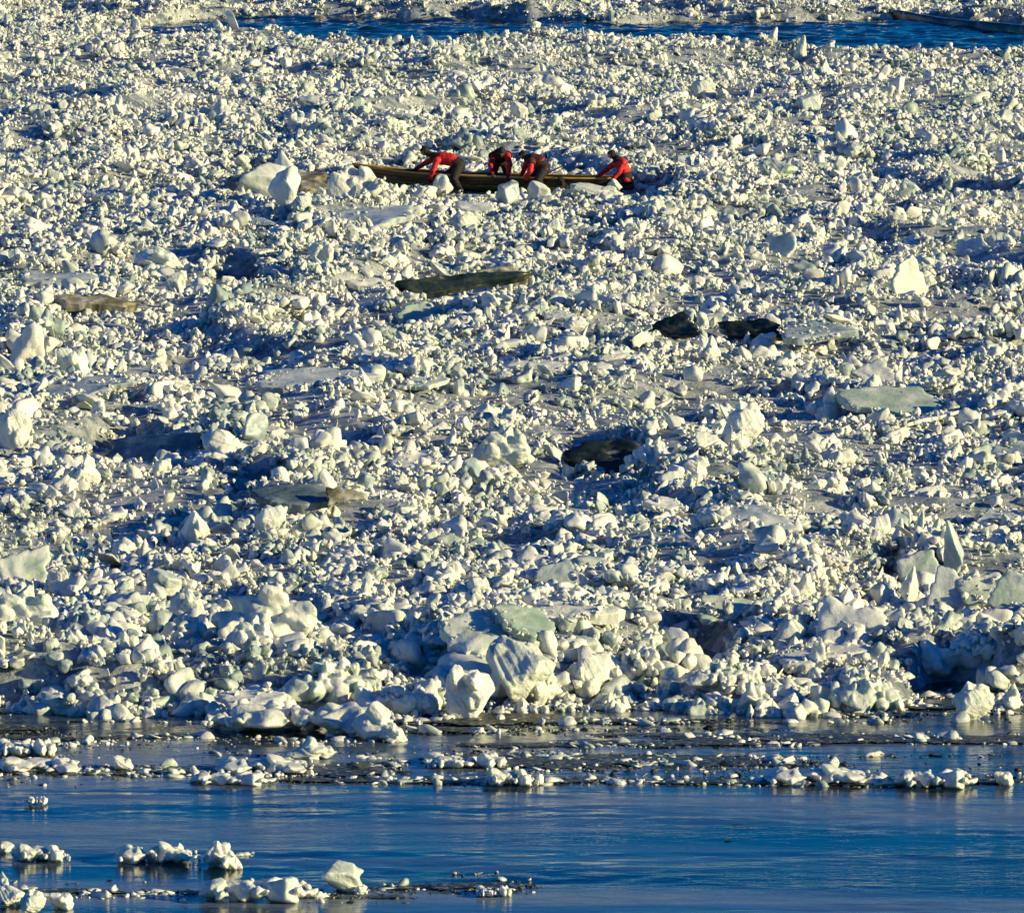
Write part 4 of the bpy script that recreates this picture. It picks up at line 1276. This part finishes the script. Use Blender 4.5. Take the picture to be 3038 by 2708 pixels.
# ================================================================== LOOSE RUBBLE (nobody could count it)
lib = bpy.data.collections.new('rubble_shapes')       # not linked to the scene: only shapes for the scatter
def lib_obj(c, i, me, mat):
    me.materials.clear(); me.materials.append(mat)
    o = bpy.data.objects.new('rubble_%02d' % i, me)
    c.objects.link(o)
NLIB = 32
for i in range(NLIB):
    gg = np.random.default_rng(900 + i)
    if i < 12:            # single angular chunks
        v, f = softpoly(gg, 3, int(gg.integers(6, 11)), 10 + 12 * gg.random(), 0.10, 0.35, 6)
        v = v * np.array([1.0, 0.75 + 0.35 * gg.random(), 0.6 + 0.6 * gg.random()])
    elif i < 16:          # teeth and wedges
        v, f = softpoly(gg, 3, 6, 22, 0.08, 0.3, 4)
        zz = (v[:, 2] - v[:, 2].min()) / np.ptp(v[:, 2])
        k = 1 - 0.7 * zz
        v = np.stack([v[:, 0] * k + 0.4 * (gg.random() - 0.5) * zz, v[:, 1] * k * 0.7, v[:, 2] * (1.0 + 0.5 * gg.random())], -1)
    elif i < 20:          # flakes
        v, f = softpoly(gg, 3, 7, 26, 0.07, 0.35, 2)
        v = v * np.array([1.2, 1.0, 0.22])
    else:                 # mounds of knobs frozen together
        V_ = []; F_ = []; k = 0
        for q in range(int(gg.integers(7, 13))):
            v, f = softpoly(gg, 3, int(gg.integers(6, 10)), 12 + 12 * gg.random(), 0.08, 0.35, 2)
            sz_ = 0.17 + 0.38 * gg.random() ** 1.5
            x_, y_ = gg.normal() * 0.48, gg.normal() * 0.42
            c_ = np.array([x_, y_, (0.42 * gg.random()) * math.exp(-(x_ * x_ + y_ * y_) / 0.4) - 0.05])
            V_.append((v * np.array([1, 1, 0.8 + 0.5 * gg.random()])) @ rot_m(gg).T * sz_ + c_); F_.append(f + k); k += len(v)
        v = np.vstack(V_); f = np.vstack(F_)
    lib_obj(lib, i, mesh_from('rubble', v, f), M_RUBBLE)
lib2 = bpy.data.collections.new('slush_shapes')
for i in range(8):
    gg = np.random.default_rng(950 + i)
    v, f = softpoly(gg, 2, int(gg.integers(5, 9)), 20, 0.08, 0.4)
    lib_obj(lib2, i, mesh_from('slush_bit', v * np.array([1.2, 1.2, 0.45 + 0.6 * gg.random()]), f), M_SLUSH)
for i in range(8, 14):
    gg = np.random.default_rng(970 + i)
    v, f = softpoly(gg, 2, int(gg.integers(5, 9)), 22, 0.08, 0.4, 3)
    lib_obj(lib2, i, mesh_from('slush_bit', v * np.array([1.1, 1.0, 0.6 + 0.5 * gg.random()]), f), M_RUBBLE)

def scatter_tree(name, coll):
    t = bpy.data.node_groups.new(name, 'GeometryNodeTree')
    t.interface.new_socket('Geometry', in_out='INPUT', socket_type='NodeSocketGeometry')
    t.interface.new_socket('Geometry', in_out='OUTPUT', socket_type='NodeSocketGeometry')
    N = t.nodes
    gi = N.new('NodeGroupInput'); go = N.new('NodeGroupOutput')
    ci = N.new('GeometryNodeCollectionInfo')
    ci.inputs['Collection'].default_value = coll
    ci.inputs['Separate Children'].default_value = True
    ci.inputs['Reset Children'].default_value = True
    ip = N.new('GeometryNodeInstanceOnPoints')
    ip.inputs['Pick Instance'].default_value = True
    def attr(nm, ty):
        a = N.new('GeometryNodeInputNamedAttribute'); a.data_type = ty
        a.inputs['Name'].default_value = nm
        return a.outputs['Attribute']
    t.links.new(gi.outputs[0], ip.inputs['Points'])
    t.links.new(ci.outputs[0], ip.inputs['Instance'])
    t.links.new(attr('pick', 'INT'), ip.inputs['Instance Index'])
    t.links.new(attr('turn', 'FLOAT_VECTOR'), ip.inputs['Rotation'])
    t.links.new(attr('size', 'FLOAT_VECTOR'), ip.inputs['Scale'])
    t.links.new(ip.outputs[0], go.inputs[0])
    return t

def scatter(name, pts, turn, size, pick, tree, label):
    me = bpy.data.meshes.new(name)
    me.vertices.add(len(pts)); me.vertices.foreach_set('co', pts.ravel())
    for nm, ty, dat in (('turn', 'FLOAT_VECTOR', turn), ('size', 'FLOAT_VECTOR', size)):
        me.attributes.new(nm, ty, 'POINT').data.foreach_set('vector', dat.ravel())
    me.attributes.new('pick', 'INT', 'POINT').data.foreach_set('value', pick.astype(np.int32))
    me.update()
    o = link(name, me)
    md = o.modifiers.new('scatter', 'NODES'); md.node_group = tree
    tag(o, label, 'ice', kind='stuff')
    return o

g = np.random.default_rng(42)
def free_of(x, y, r, grow=0.0):
    ok = np.ones(len(x), bool)
    for (a, b, rx, ry) in EXCL:
        ok &= ((x - a) / (rx + grow)) ** 2 + ((y - b) / (ry + grow)) ** 2 > 1
    return ok

N0 = 552000
y = 163 + (432 - 163) * g.random(N0)
hw = 0.0535 * y + 13.0
x = (g.random(N0) * 2 - 1) * hw
# even per square metre, thinned where the pack is slushy or open
keep = g.random(N0) < hw / hw.max()
x, y = x[keep], y[keep]
h = pack_height(x, y)
d = y - edge_y(x)
clump = fbm(x / 1.6, y / 3.2, 51, 3)
broad = fbm(x / 7.0, y / 16.0, 52, 3)
dens = 0.45 + 0.75 * sstep(0.34, 0.60, clump) * (0.55 + 0.9 * sstep(0.36, 0.6, broad))
dens = dens + 0.6 * np.exp(-(d / 11.0) ** 2) + 0.6 * sstep(372, 380, y)
ok = (g.random(len(x)) < dens) & (d > -0.15) & ((lead_mask(x, y) < 0.35) | (h > -0.06)) & ((shade_pool_mask(x, y) < 0.72) | (g.random(len(x)) < 0.05))
x, y, h, d, clump = x[ok], y[ok], h[ok], d[ok], clump[ok]
u = g.random(len(x))
kind = np.where(u < 0.105, 2, np.where(u < 0.50, 1, 0))          # mound, chunk, crumb
kind = np.where((kind == 2) & (clump < 0.44), 0, kind)
kind = np.where((d < 16) & (u > 0.93), 2, kind)
r = np.where(kind == 2, 0.18, np.where(kind == 1, 0.070, 0.028)) * np.exp(np.where(kind == 2, 0.42, np.where(kind == 1, 0.5, 0.35)) * g.normal(size=len(x)))
r = np.clip(r, 0.016, 0.38)
r = r * (1 + 0.18 * np.exp(-(d / 14.0) ** 2)) * (1.0 - 0.15 * sstep(300, 400, y))
ok = free_of(x, y, r)
x, y, h, d, clump, r, kind = x[ok], y[ok], h[ok], d[ok], clump[ok], r[ok], kind[ok]
# crumbs and broken snow lying on the plates
bpy.context.view_layer.update()
cx, cyy, cz, cr = [], [], [], []
for o_, sx_, dp_ in PLATES:
    M_ = np.array(o_.matrix_world)
    cnt = int(min(150, 22 + 70 * sx_ * dp_))
    rr_ = 0.48 * np.sqrt(g.random(cnt)) ** 0.7; aa_ = g.random(cnt) * 6.28
    keep_ = fbm(rr_ * np.cos(aa_) * 4 + sx_ * 7, rr_ * np.sin(aa_) * 4, 91, 2) > 0.46
    P_ = np.stack([rr_ * np.cos(aa_), rr_ * np.sin(aa_), np.full(cnt, 0.045), np.ones(cnt)], -1)[keep_] @ M_.T
    cx.append(P_[:, 0]); cyy.append(P_[:, 1]); cz.append(P_[:, 2]); cr.append(np.clip(0.034 * np.exp(0.5 * g.normal(size=len(P_))), 0.015, 0.11))
cx, cyy, cz, cr = map(np.concatenate, (cx, cyy, cz, cr))
n = len(x)
pile = sstep(0.45, 0.72, clump) * g.random(n) ** 1.5 * 0.22
z = np.maximum(h, -0.02) + r * np.where(kind == 2, 0.1, 0.1 + 0.5 * g.random(n)) + pile * (kind < 2)
x = np.concatenate([x, cx]); y = np.concatenate([y, cyy]); z = np.concatenate([z, cz]); r = np.concatenate([r, cr]); kind = np.concatenate([kind, np.ones(len(cx), int)])
n = len(x)
size = r[:, None] * (0.8 + 0.5 * g.random((n, 3)))
tl_ = np.where(kind == 2, 0.12, 0.8)
turn = np.stack([g.normal(size=n) * tl_, g.normal(size=n) * tl_, g.random(n) * 6.28], -1)
scatter('brash_ice', np.stack([x, y, z], -1), turn, size, np.where((kind == 2) | ((kind == 1) & (g.random(n) < 0.55)), g.integers(20, NLIB, n), g.integers(0, 20, n)), scatter_tree('rubble_scatter', lib), 'loose white and grey brash ice rubble covering the pack')
print('rubble', n)

# slush and crumbs on the open water
def slush_zone(x, y):
    d = y - edge_y(x)
    f_ = y * math.cos(PITCH) + CAM_H * math.sin(PITCH)
    PX = PW / 2 + F_PX * x / f_
    PY = PH / 2 - F_PX * (y * math.sin(PITCH) - CAM_H * math.cos(PITCH)) / f_
    zone = np.exp(-np.maximum(-d - 1.0, 0) / 1.2) * 1.3                      # mush along the edge of the pack
    def row(c, wd, x0, x1):
        return np.exp(-((PY - c) / wd) ** 2) * sstep(x0 - 80, x0 + 80, PX) * (1 - sstep(x1 - 80, x1 + 80, PX))
    for k, a in ((0.9, (2165, 26, -200, 620)), (0.9, (2275, 30, -200, 1150)), (0.85, (2325, 16, 600, 3200)), (0.95, (2200, 34, 1350, 3200)),
                 (0.9, (2255, 22, 1300, 2500)), (0.7, (2545, 12, -100, 780)), (0.8, (2640, 18, -100, 620)), (0.85, (2625, 18, 840, 1560)),
                 (0.6, (2665, 10, 500, 1250))):
        zone = np.maximum(zone, k * row(*a))
    return zone, fbm(x / 6.0, y / 1.3, 61, 4), d

sx_ = np.arange(-19, 19.01, 0.055); sy_ = np.arange(147, 177, 0.06)
SX, SY = np.meshgrid(sx_, sy_)
zn, bd, dd = slush_zone(SX, SY)
film = zn * sstep(0.36, 0.60, bd) + 0.9 * (fbm(SX / 0.9, SY / 0.9, 63, 4) - 0.52) + 0.5 * (fbm(SX / 0.2, SY / 0.25, 64, 2) - 0.5)
idx = np.arange(SX.size).reshape(SX.shape)
quads = np.stack([idx[:-1, :-1], idx[:-1, 1:], idx[1:, 1:], idx[1:, :-1]], -1).reshape(-1, 4)
quads = quads[(film.ravel()[quads].min(1) > 0.34) & (dd.ravel()[quads].max(1) < 1.2)]
SZ = 0.020 + 0.030 * (fbm(SX / 0.16, SY / 0.16, 65, 3) - 0.42) + 0.012 * sstep(0.34, 0.7, film)
used, inv = np.unique(quads, return_inverse=True)
film_me = big_mesh('slush_film', np.stack([SX, SY, SZ], -1).reshape(-1, 3)[used], inv.reshape(-1, 4))
M_FILM = ice_material('slush_film', [(0.2, (0.006, 0.010, 0.007)), (0.45, (0.022, 0.030, 0.018)), (0.6, (0.09, 0.098, 0.065)), (0.75, (0.40, 0.40, 0.33))], 0.35, 0, 30.0, per_item=False, bumpd=0.03)
fo = link('slush_film', film_me, M_FILM)
tag(fo, 'thin dark olive slush lying on the water between the floating ice', 'slush', kind='stuff')

N1 = 510000
y = 146 + 34 * g.random(N1)
x = (g.random(N1) * 2 - 1) * (0.0535 * y + 10)
zone, band, d = slush_zone(x, y)
ok = (g.random(N1) < 0.85 * zone * sstep(0.40, 0.56, band)) & (d < 1.0)
x, y, band = x[ok], y[ok], band[ok]
ok = free_of(x, y, 0)
x, y = x[ok], y[ok]
n = len(x)
patch = fbm(x / 0.9, y / 0.7, 67, 3)
white = ((patch > 0.53) & (g.random(n) < 0.42)) | (g.random(n) < 0.03)
r = np.clip(np.where(white, 0.030, 0.0125) * np.exp(0.55 * g.normal(size=n)), 0.006, 0.10)
size = r[:, None] * np.stack([0.8 + 1.3 * g.random(n) ** 2, 0.8 + 1.3 * g.random(n) ** 2, 0.4 + 1.0 * g.random(n) ** 2], -1)
turn = np.stack([g.normal(size=n) * 0.25, g.normal(size=n) * 0.25, g.random(n) * 6.28], -1)
z = r * (-0.05 + 0.25 * g.random(n))
scatter('slush_ice', np.stack([x, y, z], -1), turn, size, np.where(white, g.integers(8, 14, n), g.integers(0, 8, n)), scatter_tree('slush_scatter', lib2), 'dark slush and ice crumbs drifting on the open water')
print('slush', n, 'single pieces', len(INDIV))
